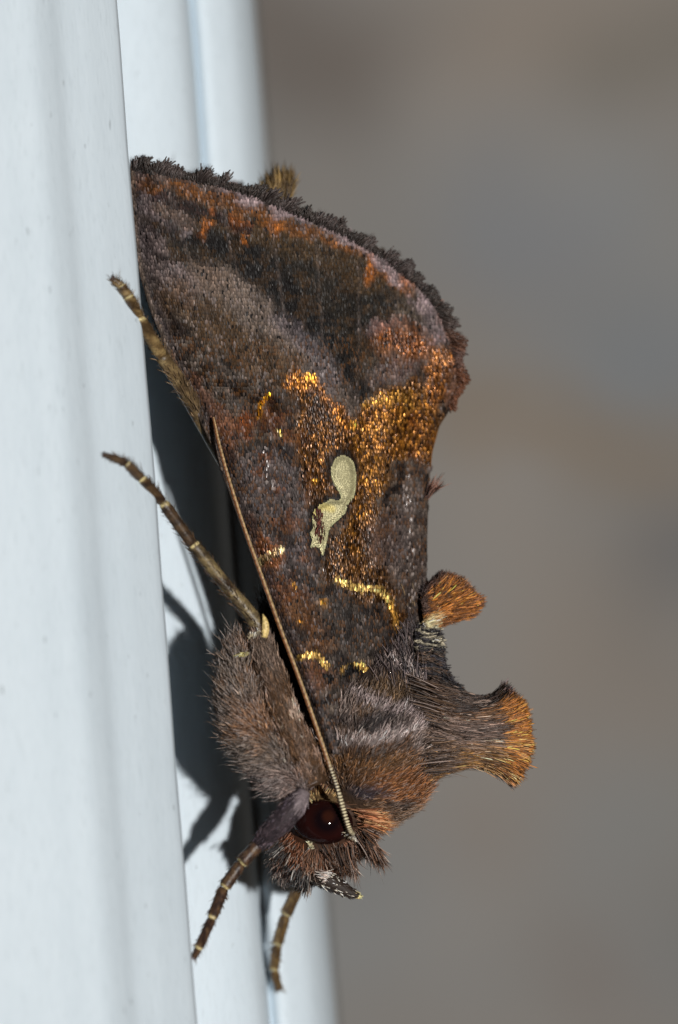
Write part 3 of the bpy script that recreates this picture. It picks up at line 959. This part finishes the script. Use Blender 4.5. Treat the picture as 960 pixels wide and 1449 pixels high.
# ---- fan shaped crests
def fan(name, base, midc, tip, depth0, half0, half1, n, colf, parent, width=2.4, core=None, spans=(.25, .5)):
    """base, midc, tip: px curves; hairs follow quadratic streams from base to tip"""
    base, midc, tip = [np.array(q, float) for q in (base, midc, tip)]

    def stream(t, s):
        B = crom(base, t); M = crom(midc, t); T = crom(tip, t)
        s = s[:, None]
        ctrl = 2 * M - .5 * (B + T)
        return B * (1 - s) ** 2 + 2 * ctrl * s * (1 - s) + T * s ** 2

    def half(t, s):
        return (half0 + (half1 - half0) * s) * np.sqrt(np.clip(1 - (2 * t - 1) ** 2 * .92, 0, 1))
    nt, ns = 26, 16
    T, S = np.meshgrid(np.linspace(0, 1, nt), np.linspace(0, .93, ns), indexing='ij')
    t, s = T.ravel(), S.ravel()
    q = stream(t, s); h = half(t, s) * .86
    v = np.vstack([P(q[:, 0], q[:, 1], depth0 - h), P(q[:, 0], q[:, 1], depth0 + h)])
    idx = np.arange(nt * ns).reshape(nt, ns); N = nt * ns
    qf = np.stack([idx[:-1, :-1], idx[1:, :-1], idx[1:, 1:], idx[:-1, 1:]], -1).reshape(-1, 4)
    rim = np.concatenate([idx[0, :], idx[1:, -1], idx[-1, -2::-1], idx[-2:0:-1, 0]])
    rq = np.stack([rim, np.roll(rim, -1), np.roll(rim, -1) + N, rim + N], -1)
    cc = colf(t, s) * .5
    o = mesh_obj(name, v, [qf, qf[:, ::-1] + N, rq], M_SKIN, None, np.vstack([cc, cc]))
    if parent: o.parent = parent
    t = RNG.uniform(0, 1, n); L = RNG.uniform(*spans, n)
    s1 = np.clip(RNG.uniform(.03, 1.3, n), 0, 1.02 - .13 * RNG.random(n) ** 2 - .05 * vnoise(t * 14, t * 0, 4)); s0 = np.clip(s1 - L, 0, 1)
    sm = (s0 + s1) / 2
    side = np.where(RNG.random(n) < .72, -1, 1)
    lay = np.where(RNG.random(n) < .55, 1.0, RNG.uniform(-1, 1, n))
    pa = stream(t, s0); pm = stream(t, sm); pb = stream(t, s1)
    a = P(pa[:, 0], pa[:, 1], depth0 + side * half(t, s0) * lay * .92)
    m = P(pm[:, 0], pm[:, 1], depth0 + side * half(t, sm) * lay * 1.03)
    b = P(pb[:, 0], pb[:, 1], depth0 + side * half(t, s1) * lay * 1.03)
    jt = RNG.normal(size=(n, 3)) * .06
    b = b + jt
    # p(t)= a + d t + e t^2 through m at .5 and b at 1
    e = 2 * (a + b) - 4 * m; d = b - a - e
    ln = np.linalg.norm(d, axis=1) + 1e-6
    c = jit(np.clip(colf(t, np.clip(s0 * .3 + s1 * .7, 0, 1)) * 1.35, 0, 1), .68)
    hairs(name + '_hair', a, d, ln, width * RNG.uniform(.7, 1.35, n) * MM, c, o, bend=e / ln[:, None], blunt=True)
    return o


def crest_col(t, s):
    # t 0 = upper (dark) edge, 1 = lower (golden) edge
    c = np.repeat(C(96, 68, 44)[None], len(t), 0)
    n = vnoise(t * 9, s * 7, 5); n2 = .35 * vnoise(t * 22, s * 3, 6) + .65 * RNG.random(len(t))
    c = layer(c, .9 * (1 - sstep(.16, .42, t + (n - .5) * .25)), C(34, 29, 29))
    c = layer(c, .6 * (n2 > .62) * (1 - sstep(.3, .4, t)), C(78, 58, 36))
    c = layer(c, .8 * sstep(.3, .42, t) * (1 - sstep(.62, .8, t + (n - .5) * .2)) * (1 - sstep(.60, .78, s)), C(92, 78, 72))
    c = layer(c, .75 * sstep(.55, .75, t) * (n2 > .4), C(116, 84, 44))
    c = layer(c, .5 * (n2 > .7) * (1 - sstep(.5, .7, s)), C(142, 124, 114))
    c = layer(c, .6 * (n2 < .25), C(46, 34, 28))
    c = layer(c, .95 * sstep(.66, .78, s + (n - .5) * .12) * sstep(.10, .22, t), C(158, 102, 46))
    c = layer(c, .6 * sstep(.70, .80, s) * sstep(.3, .4, n2) * (1 - sstep(.45, .6, n2)) * sstep(.2, .3, t), C(88, 48, 20))
    c = layer(c, .6 * (n2 > .68) * sstep(.5, .7, t) * sstep(.45, .6, s), C(206, 164, 112))  # pale glints painted on the golden side
    c = layer(c, .75 * sstep(.86, .93, s) * (1 - sstep(.10, .26, t)), C(136, 112, 116))
    c = layer(c, .8 * sstep(.94, .985, s) * sstep(.2, .3, t), C(118, 66, 28))
    c = layer(c, .85 * sstep(.95, 1, t) * sstep(.7, .8, s), C(70, 60, 60))
    return c


crest = fan('thoracic_crest', [(612, 950), (608, 990), (604, 1030), (600, 1075), (592, 1122)],
            [(676, 986), (682, 1008), (686, 1036), (682, 1064), (664, 1086)],
            [(716, 964), (741, 990), (754, 1030), (752, 1078), (729, 1116)],
            DM - .35, 1.7, 1.25, 15000, crest_col, None, 1.7)
crest = part(crest)


def crest2_col(t, s):
    n = vnoise(t * 8, s * 6, 15); n2 = .5 * vnoise(t * 26, s * 4, 16) + .5 * RNG.random(len(t))
    c = np.repeat(C(146, 92, 38)[None], len(t), 0)
    c = layer(c, .8 * (n2 > .58), C(66, 36, 18))
    c = layer(c, .7 * sstep(.5, .7, n), C(88, 52, 24))
    c = layer(c, .85 * (1 - sstep(.05, .22, t)), C(64, 50, 48))
    c = layer(c, .75 * sstep(.82, .93, s) , C(84, 56, 46))
    c = layer(c, .9 * (1 - sstep(.2, .42, s)) * sstep(.55, .75, t), C(206, 192, 150))
    c = layer(c, .8 * (1 - sstep(.1, .3, s)) * (1 - sstep(.5, .6, t)), C(60, 54, 54))
    return c


c2 = part(fan('abdominal_crest', [(594, 832), (596, 850), (598, 868), (600, 885), (604, 900)],
              [(610, 820), (624, 834), (634, 852), (634, 868), (622, 888)],
              [(622, 810), (648, 814), (672, 834), (687, 854), (672, 870)],
              DM - .1, .8, .75, 5000, crest2_col, None, 1.7))

# dark bristly collar between the two crests, with pale cross hairs
def dark_col(t, s):
    n2 = vnoise(t * 30, s * 2, 26)
    c = np.repeat(C(34, 31, 34)[None], len(t), 0)
    c = layer(c, .7 * (n2 > .66), C(74, 58, 46))
    c = layer(c, .8 * (1 - sstep(.3, .42, t)) * (n2 > .5), C(150, 142, 122))
    return c


part(fan('collar_tuft', [(590, 882), (586, 905), (588, 930), (592, 950), (600, 972)],
         [(608, 884), (610, 908), (612, 930), (620, 950), (632, 972)],
         [(622, 888), (628, 912), (630, 936), (638, 958), (662, 982)], DM - .3, 1.0, .8, 2600, dark_col, None, 2.0))

# small pink tuft on the back
k = 60
t = RNG.random(k)
rx = 603 + RNG.uniform(-3, 3, k); ry = 700 + 8 * RNG.random(k)
ang = np.radians(RNG.uniform(18, 55, k)); ln = RNG.uniform(18, 36, k)
root = P(rx, ry, DM - .25 + RNG.normal(size=k) * .12)
col = np.repeat(C(150, 108, 92)[None], k, 0); col[RNG.random(k) < .3] = C(70, 46, 38)
hairs('back_tuft', root, np.stack([np.sin(ang), RNG.normal(size=k) * .2, np.cos(ang)], -1), ln * MM, RNG.uniform(1.8, 3.4, k) * MM, jit(col, .3), abdomen)

# ---- head
HD = DM - .25
hea = Loft([(500, 1108, HD, 48, 1.4), (484, 1140, HD, 58, 1.75), (458, 1172, HD, 60, 1.9), (438, 1203, HD, 54, 1.6), (422, 1228, HD, 40, 1.2), (418, 1246, HD, 20, .6)], 36, 28)


def head_col(px, py):
    x = px + (fbm(px, py, 16, 61) - .5) * 18; y = py + (fbm(px, py, 16, 62) - .5) * 18
    c = np.repeat(C(92, 66, 50)[None], len(px), 0)
    c = layer(c, .85 * (1 - sstep(395, 450, x + (y - 1230) * -.35)), C(82, 78, 76))
    el = lambda cx, cy, rx, ry: 1 - sstep(.6, 1.3, np.hypot((x - cx) / rx, (y - cy) / ry))
    c = layer(c, .7 * el(412, 1200, 22, 40), C(96, 52, 24))
    c = layer(c, .7 * el(485, 1215, 30, 28), C(110, 74, 56))
    c = layer(c, .8 * el(450, 1128, 40, 7), C(170, 138, 92))
    c = layer(c, .7 * el(440, 1240, 30, 14), C(84, 72, 66))
    return c


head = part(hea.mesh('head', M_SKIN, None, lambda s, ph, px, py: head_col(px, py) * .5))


def head_dir(px, py):
    dx = px - 455; dy = py - 1150
    l = np.hypot(dx, dy) + 1e-6
    return np.stack([dx / l + .10, dy / l + .25], -1)


fur('head_fur', hea, 11000, head_dir, 19, 1.7, head_col, head, lift=.5, tip=C(206, 192, 178), tipchance=.28, jitter=.5, rnd=.2, gain=2.2, s0=.12,
    skip=lambda px, py, ph: (np.hypot((px - 457) / 47, (py - 1163) / 36) < 1) & (np.sin(ph) > 0))

# tufts of the face and neck: px fans placed as hairs
def tuft(name, n, r0, r1, e0, e1, depth, dspread, cols, parent, width=2.2, lenj=.3):
    t = RNG.random(n)
    r0, r1, e0, e1 = [np.array(q, float) for q in (r0, r1, e0, e1)]
    back = RNG.uniform(0, .55, n)
    a2 = r0 + (r1 - r0) * t[:, None] + RNG.normal(size=(n, 2)) * 2
    b2 = e0 + (e1 - e0) * t[:, None] + RNG.normal(size=(n, 2)) * 2
    s2 = a2 + (b2 - a2) * back[:, None]
    e2 = s2 + (b2 - s2) * RNG.uniform(1 - lenj, 1.0, n)[:, None]
    dz = RNG.normal(size=n) * dspread
    a = P(s2[:, 0], s2[:, 1], depth + dz * (1 - .3 * back)); b = P(e2[:, 0], e2[:, 1], depth + dz * .7 - .1)
    cols = np.array(cols)
    c = jit(np.clip(cols[RNG.integers(0, len(cols), n)] * 1.35, 0, 1), .4)
    L = np.linalg.norm(b - a, axis=1)
    return hairs(name, a, b - a, L, width * RNG.uniform(.7, 1.3, n) * MM, c, parent)


BR = [C(96, 66, 46), C(72, 52, 40), C(120, 88, 68), C(54, 44, 40), C(150, 132, 122)]
tuft('crest_base_hair', 1000, (572, 950), (575, 1098), (640, 978), (655, 1086), DM - 1.75, .28, [C(104, 82, 64), C(84, 66, 54), C(136, 120, 112), C(58, 46, 40)], thorax, 1.6)
tuft('face_tuft', 1100, (486, 1172), (524, 1180), (520, 1212), (547, 1230), HD - .7, .45, BR, head, 1.8)
tuft('face_tuft', 1100, (448, 1195), (498, 1190), (470, 1226), (504, 1246), HD - 1.0, .45, BR, head, 1.8)
tuft('neck_tuft', 700, (492, 1142), (510, 1168), (545, 1150), (556, 1172), HD - 1.2, .4, [C(176, 108, 68), C(150, 92, 56), C(150, 106, 68), C(200, 146, 104)], head)
tuft('neck_tuft', 350, (505, 1165), (515, 1185), (540, 1180), (530, 1205), HD - 1.0, .4, BR, head)
tuft('brow_tuft', 300, (420, 1120), (485, 1140), (432, 1133), (486, 1152), HD - 1.75, .10, [C(170, 138, 92), C(126, 96, 62), C(92, 70, 50), C(200, 170, 120)], head, 1.8)
tuft('chin_tuft', 900, (395, 1185), (440, 1240), (374, 1205), (436, 1272), HD - .5, .6, [C(88, 84, 82), C(60, 55, 54), C(150, 144, 138), C(84, 62, 48)], head, 2.2)

# eye
def build_eye():
    cx, cy, dc = 457, 1163, HD - 1.75
    n, m = 40, 64
    th = np.linspace(0, math.pi, n)
    T, F = np.meshgrid(th, np.arange(m) * 2 * math.pi / m, indexing='ij')
    lx = np.sin(T) * np.cos(F); lz = np.sin(T) * np.sin(F); ly = np.cos(T)
    rot = math.radians(6)
    ex = lx * 43; ez = lz * 32
    px = cx + ex * math.cos(rot) - ez * math.sin(rot); py = cy + ex * math.sin(rot) + ez * math.cos(rot)
    v = P(px.ravel(), py.ravel(), (dc - ly * .62).ravel())
    idx = np.arange(n * m).reshape(n, m)
    q = np.stack([idx[:-1], np.roll(idx[:-1], -1, 1), np.roll(idx[1:], -1, 1), idx[1:]], -1).reshape(-1, 4)
    x, y = px.ravel(), py.ravel()
    r = np.hypot((x - 463) / 1.05, y - 1160)
    c = np.repeat(C(34, 15, 14)[None], len(x), 0)
    c = layer(c, .8 * (1 - sstep(12, 22, r)), C(12, 9, 13))  # pseudopupil, a view-dependent reflection effect, painted into the eye colour
    c = layer(c, .9 * (1 - sstep(4, 13, np.hypot(x - 465, y - 1155))), C(52, 26, 18))
    c = layer(c, .6 * (1 - sstep(0, 6, np.abs(r - 26))), C(44, 18, 16))
    mt, N, L, b = newmat('compound_eye_facets')
    a = N.new('ShaderNodeAttribute'); a.attribute_name = 'col'
    L.new(a.outputs['Color'], b.inputs['Base Color'])
    b.inputs['Roughness'].default_value = .045
    b.inputs['Specular IOR Level'].default_value = .07
    tc = N.new('ShaderNodeTexCoord'); vo = N.new('ShaderNodeTexVoronoi'); vo.inputs['Scale'].default_value = 40
    L.new(tc.outputs['Object'], vo.inputs['Vector'])
    bp = N.new('ShaderNodeBump'); bp.inputs['Strength'].default_value = .03; bp.inputs['Distance'].default_value = .01
    L.new(vo.outputs['Distance'], bp.inputs['Height']); L.new(bp.outputs[0], b.inputs['Normal'])
    mesh_obj('compound_eye', v, [q], mt, head, c)


build_eye()

# antennae: beaded, lying back along the costa
def build_antenna(far):
    dd = lambda d: 2 * DM - d if far else d
    ring = [(500, 1182, -.75), (494, 1174, -.85), (485, 1145, -1.15), (476, 1112, -1.32), (465, 1080, -1.40), (448, 1030, -1.42), (424, 962, -1.40), (397, 890, -1.36),
            (370, 815, -1.33), (346, 748, -1.30), (325, 682, -1.26), (311, 632, -1.20), (304, 600, -1.12), (302, 590, -1.08)]
    wd = [3.8, 4.0, 4.0, 3.7, 3.4, 3.1, 3.0, 2.9, 2.9, 2.8, 2.7, 2.5, 2.1, 1.3]
    L = Loft([(a, b, dd(c), w, w * MM) for (a, b, c), w in zip(ring, wd)], 480, 12)

    def colf(s, ph, px, py):
        ring_i = (s * 95) % 1
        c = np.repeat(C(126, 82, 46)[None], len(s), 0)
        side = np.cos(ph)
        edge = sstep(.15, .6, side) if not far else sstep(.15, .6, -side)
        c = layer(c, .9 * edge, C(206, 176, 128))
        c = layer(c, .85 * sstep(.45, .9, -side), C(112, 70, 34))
        c = layer(c, .35 * (ring_i > .72), C(60, 34, 18))
        nearb = 1 - sstep(1060, 1100, py)
        bead = (np.abs((s * 95) % 1 - .5) < .27)
        base = sstep(1075, 1095, py)
        c = layer(c, base * .9, C(40, 28, 20))
        c = layer(c, base * bead * (np.cos(ph) > -.4) * .97, C(236, 222, 184))
        return c
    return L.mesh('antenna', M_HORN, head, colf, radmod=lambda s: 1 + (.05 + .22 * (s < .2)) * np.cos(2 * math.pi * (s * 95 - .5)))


build_antenna(False)
build_antenna(True)
# white scales at the antenna root
tuft('antenna_root_scales', 60, (498, 1176), (502, 1184), (482, 1178), (505, 1190), HD - 2.0, .12, [C(214, 206, 190), C(190, 176, 150)], head, 2.0)
tuft('pale_scales', 40, (440, 1190), (446, 1196), (433, 1180), (440, 1204), HD - 1.65, .06, [C(226, 212, 176), C(200, 186, 150)], head, 2.4)

# labial palp, speckled, tip pale
def palp(far):
    o = 1.3 if far else 0
    L = Loft([(440, 1236, HD - .9 + o, 12, .24), (455, 1242, HD - 1.0 + o, 13, .26), (475, 1252, HD - 1.0 + o, 12, .24), (495, 1263, HD - 1.0 + o, 8, .17), (508, 1268, HD - 1.0 + o, 3.5, .08)], 30, 14)
    ob = L.mesh('labial_palp', M_SKIN, head, lambda s, ph, px, py: np.repeat(C(48, 38, 32)[None], len(s), 0))

    def pc(px, py):
        c = np.repeat(C(52, 42, 36)[None], len(px), 0)
        c = layer(c, (RNG.random(len(px)) < .42 - .2 * sstep(480, 500, px)) * 1.0, C(214, 200, 184))
        c = layer(c, sstep(498, 504, px), C(222, 196, 140))
        return c
    return L, pc


for far in (False, True):
    L, pc = palp(far)
    fur('palp_scales', L, 900, lambda px, py: np.stack([1 + 0 * px, .45 + 0 * px], -1), 8, 2.4, pc, head, lift=.18, near=.8, jitter=.2)
tuft('palp_root_scales', 60, (446, 1232), (456, 1250), (470, 1236), (462, 1244), HD - 1.35, .1, [C(224, 204, 192), C(200, 180, 170)], head, 2.2)

# ---- legs
def speckle(base, dark, light, seed):
    def f(s, ph, px, py):
        n = fbm(px * 1.0 + ph * 6, py, 7, seed)
        c = np.repeat(base[None], len(s), 0)
        c = layer(c, .8 * sstep(.5, .62, n), dark)
        c = layer(c, .6 * sstep(.44, .34, n), light)
        return c
    return f


def chain(pts, i0, i1, n=16, m=12):
    """loft through part of a leg path"""
    return Loft(pts[i0:i1 + 1], n, m)


def tarsi(joints, widths, parent, base, dark, light, ringcol, seed):
    """one mesh per tarsal segment, each with a pale band at its far end"""
    k = len(joints) - 1
    for i in range(k):
        (ax, ay, ad), (bx, by, bd) = joints[i], joints[i + 1]
        w0, w1 = widths[i], widths[i + 1]
        rr = []
        for t, sw in ((0, .72), (.12, .95), (.5, .98), (.86, 1.06), (1.0, .8)):
            w_ = (w0 + (w1 - w0) * t) * sw
            rr.append((ax + (bx - ax) * t, ay + (by - ay) * t, ad + (bd - ad) * t, w_, w_ * MM))
        L = Loft(rr, 18, 12)
        sp = speckle(base, dark, light, seed + i)
        last = i == k - 1
        L.mesh('tarsus_segment', M_HORN, parent,
               lambda s, ph, px, py: layer(sp(s, ph, px, py), (0 if last else .9) * sstep(.80 + .10 * (vnoise(ph * 1.3, i, 5) - .5), .88, s) * sstep(.15, .4, vnoise(ph * 1.1, s * 8, i + 3)), ringcol))
        a3 = P(bx, by, bd)


def spines(name, joints, widths, n, length, col, parent, side=None):
    j = np.array(joints, float)
    seg = np.linalg.norm(np.diff(j[:, :2], axis=0), axis=1); cum = np.append(0, np.cumsum(seg)) / seg.sum()
    t = RNG.random(n)
    px = np.interp(t, cum, j[:, 0]); py = np.interp(t, cum, j[:, 1]); d = np.interp(t, cum, j[:, 2])
    wd = np.interp(t, cum, widths)
    tx = np.interp(t + .05, cum, j[:, 0]) - np.interp(t - .05, cum, j[:, 0]); ty = np.interp(t + .05, cum, j[:, 1]) - np.interp(t - .05, cum, j[:, 1])
    l = np.hypot(tx, ty) + 1e-6; tx /= l; ty /= l
    ph = RNG.uniform(0, 2 * math.pi, n) if side is None else np.where(RNG.random(n) < .5, side, RNG.uniform(0, 2 * math.pi, n)) + RNG.normal(size=n) * .4
    ox, oy, od = -ty * np.cos(ph), tx * np.cos(ph), -np.sin(ph)
    root = P(px + ox * wd * .8, py + oy * wd * .8, d + od * wd * .8 * MM)
    dirs = np.stack([ox * .55 + tx, od * .55, -(oy * .55 + ty)], -1) + RNG.normal(size=(n, 3)) * .12
    c = jit(np.repeat(col[None], n, 0), .4)
    hairs(name, root, dirs, length * RNG.uniform(.5, 1.2, n) * MM, 1.5 * RNG.uniform(.7, 1.3, n) * MM, c, parent)


def claws(pt, direction, parent, col=C(60, 34, 20)):
    px, py, d = pt
    for sg in (-1, 1):
        dx, dy = direction
        L = Loft([(px, py, d, 2.6, .05), (px + dx * 4 - dy * 2.5 * sg, py + dy * 4 + dx * 2.5 * sg, d - .02, 2.0, .04), (px + dx * 8 - dy * 2.5 * sg, py + dy * 8 + dx * 2.5 * sg, d + .06, .5, .01)], 8, 6)
        L.mesh('claw', M_HORN, parent, lambda s, ph, x, y: np.repeat(col[None], len(s), 0))


BROWN, DARK, TAN, CREAM = C(84, 66, 46), C(46, 34, 26), C(142, 122, 84), C(214, 196, 140)

# hind leg (near side): tibia behind the costa, tarsus on the front moulding
L = Loft([(350, 700, .6, 11, .22), (318, 650, .2, 12, .24), (285, 592, -.35, 12, .24), (262, 553, -.9, 11.5, .23), (230, 505, -1.95, 10, .2)], 30, 14)
hind = part(L.mesh('leg', M_HORN, None, speckle(C(112, 92, 62), C(62, 48, 32), C(168, 146, 104), 70), label='hind leg speckled tan, reaching up past the wing edge'))
hj = [(230, 505, -1.95), (197, 450, -2.95), (182, 419, -2.92), (171, 404, -3.14), (161, 396, -3.28)]
hj = land(hj, [10, 8.5, 7.6, 6.6, 4.5], front, 4)
tarsi(hj, [10, 8.5, 7.6, 6.6, 4.5], hind, C(108, 86, 54), C(58, 42, 26), C(160, 136, 92), CREAM, 72)
spines('leg_spines', [(290, 600, -.3)] + hj, [11, 10, 8.5, 7.6, 6.6, 4.5], 420, 13, C(120, 98, 72), hind)
claws(hj[-1], (-.7, -.7), hind)

# middle leg (near side): broad furry femur along the antenna, then tibia and tarsus
L = Loft([(447, 1112, -1.0, 19, .45), (430, 1072, -1.1, 24, .52), (405, 1020, -1.15, 22, .5), (387, 960, -1.1, 19, .42), (374, 918, -1.05, 16, .34), (367, 893, -1.0, 12, .26)], 30, 16)


def mfemur(px, py):
    n = fbm(px, py, 14, 81)
    c = np.repeat(C(88, 64, 44)[None], len(px), 0)
    c = layer(c, .7 * sstep(.52, .64, n), C(142, 118, 104))
    c = layer(c, .7 * (1 - sstep(930, 985, py)), C(98, 84, 74))
    c = layer(c, .7 * (1 - sstep(8, 18, np.hypot(px - 424, (py - 1008) * .8))), C(196, 170, 152))
    c = layer(c, .7 * sstep(14, 24, px - (382 + (py - 900) * .35)), C(112, 86, 50))
    return c


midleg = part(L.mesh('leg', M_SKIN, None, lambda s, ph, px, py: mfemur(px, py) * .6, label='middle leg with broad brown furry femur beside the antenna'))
fur('leg_fur', L, 5600, lambda px, py: np.stack([-.36 + 0 * px, -1 + 0 * px], -1), 17, 1.8, mfemur, midleg, lift=.16, near=.9, jitter=.5, gain=1.8, tip=C(170, 148, 132), tipchance=.2)
L = Loft([(372, 895, -1.0, 12, .22), (352, 866, -1.15, 10.5, .2), (318, 826, -1.5, 9.5, .18), (285, 784, -1.9, 9, .17), (274, 770, -2.0, 8, .15)], 30, 14)
tib = L.mesh('tibia', M_HORN, midleg, lambda s, ph, px, py: layer(speckle(C(92, 78, 54), C(52, 42, 30), C(140, 122, 84), 84)(s, ph, px, py), .9 * sstep(.90, .95, s), CREAM))
mj = [(274, 772, -2.0), (231, 711, -2.6), (201, 677, -3.05), (180, 656, -3.38), (150, 644, -3.72)]
mj = land(mj, [8.5, 7.8, 6.8, 6.0, 4.0], front, 3)
tarsi(mj, [8.5, 7.8, 6.8, 6.0, 4.0], midleg, C(72, 54, 38), C(44, 32, 24), C(96, 76, 52), CREAM, 86)
spines('leg_spines', [(372, 895, -1.0)] + mj, [11, 8.5, 7.8, 6.8, 6.0, 4.0], 520, 12, C(84, 64, 46), midleg)
claws(mj[-1], (-.9, -.25), midleg)
L = Loft([(374, 902, -1.3, 4.5, .09), (376, 890, -1.35, 5.5, .1), (375, 878, -1.38, 4, .08), (372, 869, -1.38, .8, .02)], 14, 10)
L.mesh('spur', M_HORN, midleg, lambda s, ph, px, py: np.repeat(C(226, 198, 130)[None], len(s), 0))
tuft('joint_scales', 60, (352, 905), (372, 898), (352, 898), (368, 890), -1.3, .06, [C(196, 188, 172), C(170, 156, 130)], midleg, 1.8)
tuft('yellow_scales', 24, (345, 926), (352, 922), (330, 929), (353, 925), -1.3, .06, [C(226, 206, 140)], midleg, 2.2)

# front leg (near side): big shaggy femur, violet tibia, banded tarsus
L = Loft([(346, 905, -.4, 12, .3), (337, 938, -.5, 18, .6), (340, 985, -.6, 28, .85), (357, 1035, -.7, 32, .95), (386, 1080, -.8, 27, .8), (410, 1108, -.95, 20, .6), (424, 1130, -1.1, 14, .35)], 32, 20)


def ffemur(px, py):
    n = fbm(px, py, 20, 91)
    c = np.repeat(C(100, 87, 77)[None], len(px), 0)
    c = layer(c, .75 * sstep(.5, .62, n), C(112, 84, 62))
    c = layer(c, .7 * (1 - sstep(14, 34, np.hypot(px - 362, py - 1022))), C(124, 90, 64))
    c = layer(c, .6 * sstep(1070, 1110, py), C(114, 100, 98))
    return c


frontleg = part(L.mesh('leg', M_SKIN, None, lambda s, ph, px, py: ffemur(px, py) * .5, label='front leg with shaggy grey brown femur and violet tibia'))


def fdir(px, py):
    k = sstep(960, 1090, py)
    return np.stack([-.5 - .7 * k + 0 * px, -1 + 1.15 * k], -1)


fur('leg_fur', L, 10000, fdir, 24, 1.6, ffemur, frontleg, lift=.60, near=.8, jitter=.5, gain=1.8, tip=C(196, 184, 180), tipchance=.4)
fur('leg_hair', L, 1100, fdir, 38, 1.3, ffemur, frontleg, lift=.95, near=.75, jitter=.4, tip=C(206, 196, 190), tipchance=.5, gain=2.0, rnd=.3)
L = Loft([(432, 1118, -1.7, 9, .2), (420, 1136, -1.75, 15, .3), (402, 1158, -1.7, 17, .32), (382, 1178, -1.5, 15, .3), (364, 1196, -1.2, 9, .18)], 24, 14)


def tibc(px, py):
    n = fbm(px, py, 9, 95)
    c = np.repeat(C(72, 60, 64)[None], len(px), 0)
    c = layer(c, .7 * sstep(.5, .62, n), C(50, 42, 46))
    c = layer(c, .8 * (1 - sstep(5, 14, dpoly(px, py, [(432, 1120), (428, 1138)]))), C(150, 136, 138))
    return c


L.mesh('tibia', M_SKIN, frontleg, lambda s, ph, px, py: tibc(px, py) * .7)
fur('tibia_scales', L, 1800, lambda px, py: np.stack([-.72 + 0 * px, .7 + 0 * px], -1), 12, 2.2, tibc, frontleg, lift=.10, near=.85, jitter=.28, tip=C(150, 134, 150), tipchance=.15)
fj = [(366, 1194, -1.2), (341, 1222, -1.2), (317, 1256, -1.3), (300, 1300, -1.7), (281, 1343, -2.3), (274, 1356, -2.5)]
tarsi(fj, [10.5, 9.2, 8.4, 7.2, 6.2, 4.0], frontleg, C(76, 54, 40), C(40, 28, 24), C(112, 88, 60), CREAM, 97)
spines('leg_spines', fj, [10, 9.2, 8.4, 7.2, 6.2, 4], 300, 9, C(96, 76, 56), frontleg)
claws((275, 1352, -2.45), (-.2, .95), frontleg, C(120, 44, 20))

# front leg of the far side, mostly hidden by the head
L = Loft([(470, 1150, 3.0, 22, .5), (452, 1195, 3.4, 20, .45), (436, 1232, 3.6, 14, .3), (422, 1256, 3.8, 9, .18)], 20, 12)
farleg = part(L.mesh('leg', M_SKIN, None, lambda s, ph, px, py: np.repeat(C(84, 66, 46)[None], len(s), 0), label='far front leg showing below the head, tan with pale bands'))
gj = [(422, 1256, 3.8), (404, 1296, 4.5), (392, 1338, 5.2), (388, 1374, 5.8), (396, 1402, 6.33)]
tarsi(gj, [9, 8.2, 7.4, 6.6, 5], farleg, C(104, 80, 46), C(62, 44, 26), C(140, 116, 72), CREAM, 104)
spines('leg_spines', gj, [9, 8.2, 7.4, 6.6, 5], 160, 9, C(110, 88, 60), farleg)

# shaggy underside between the legs
L = Loft([(385, 850, 1.5, 8, .2), (384, 890, 1.6, 22, .6), (398, 950, 1.6, 38, .9), (420, 1020, 1.6, 46, 1.0), (440, 1090, 1.5, 40, 1.0), (444, 1140, 1.4, 26, .8)], 26, 20)
under = part(L.mesh('underside', M_SKIN, None, lambda s, ph, px, py: np.repeat(C(44, 36, 32)[None], len(s), 0)))
fur('underside_fur', L, 3200, lambda px, py: np.stack([-.35 + 0 * px, -1 + 0 * px], -1), 40, 2.0,
    lambda px, py: np.where((RNG.random(len(px)) < .35)[:, None], C(84, 74, 68)[None], C(46, 38, 34)[None]), under, lift=.3, near=.7, jitter=.3)
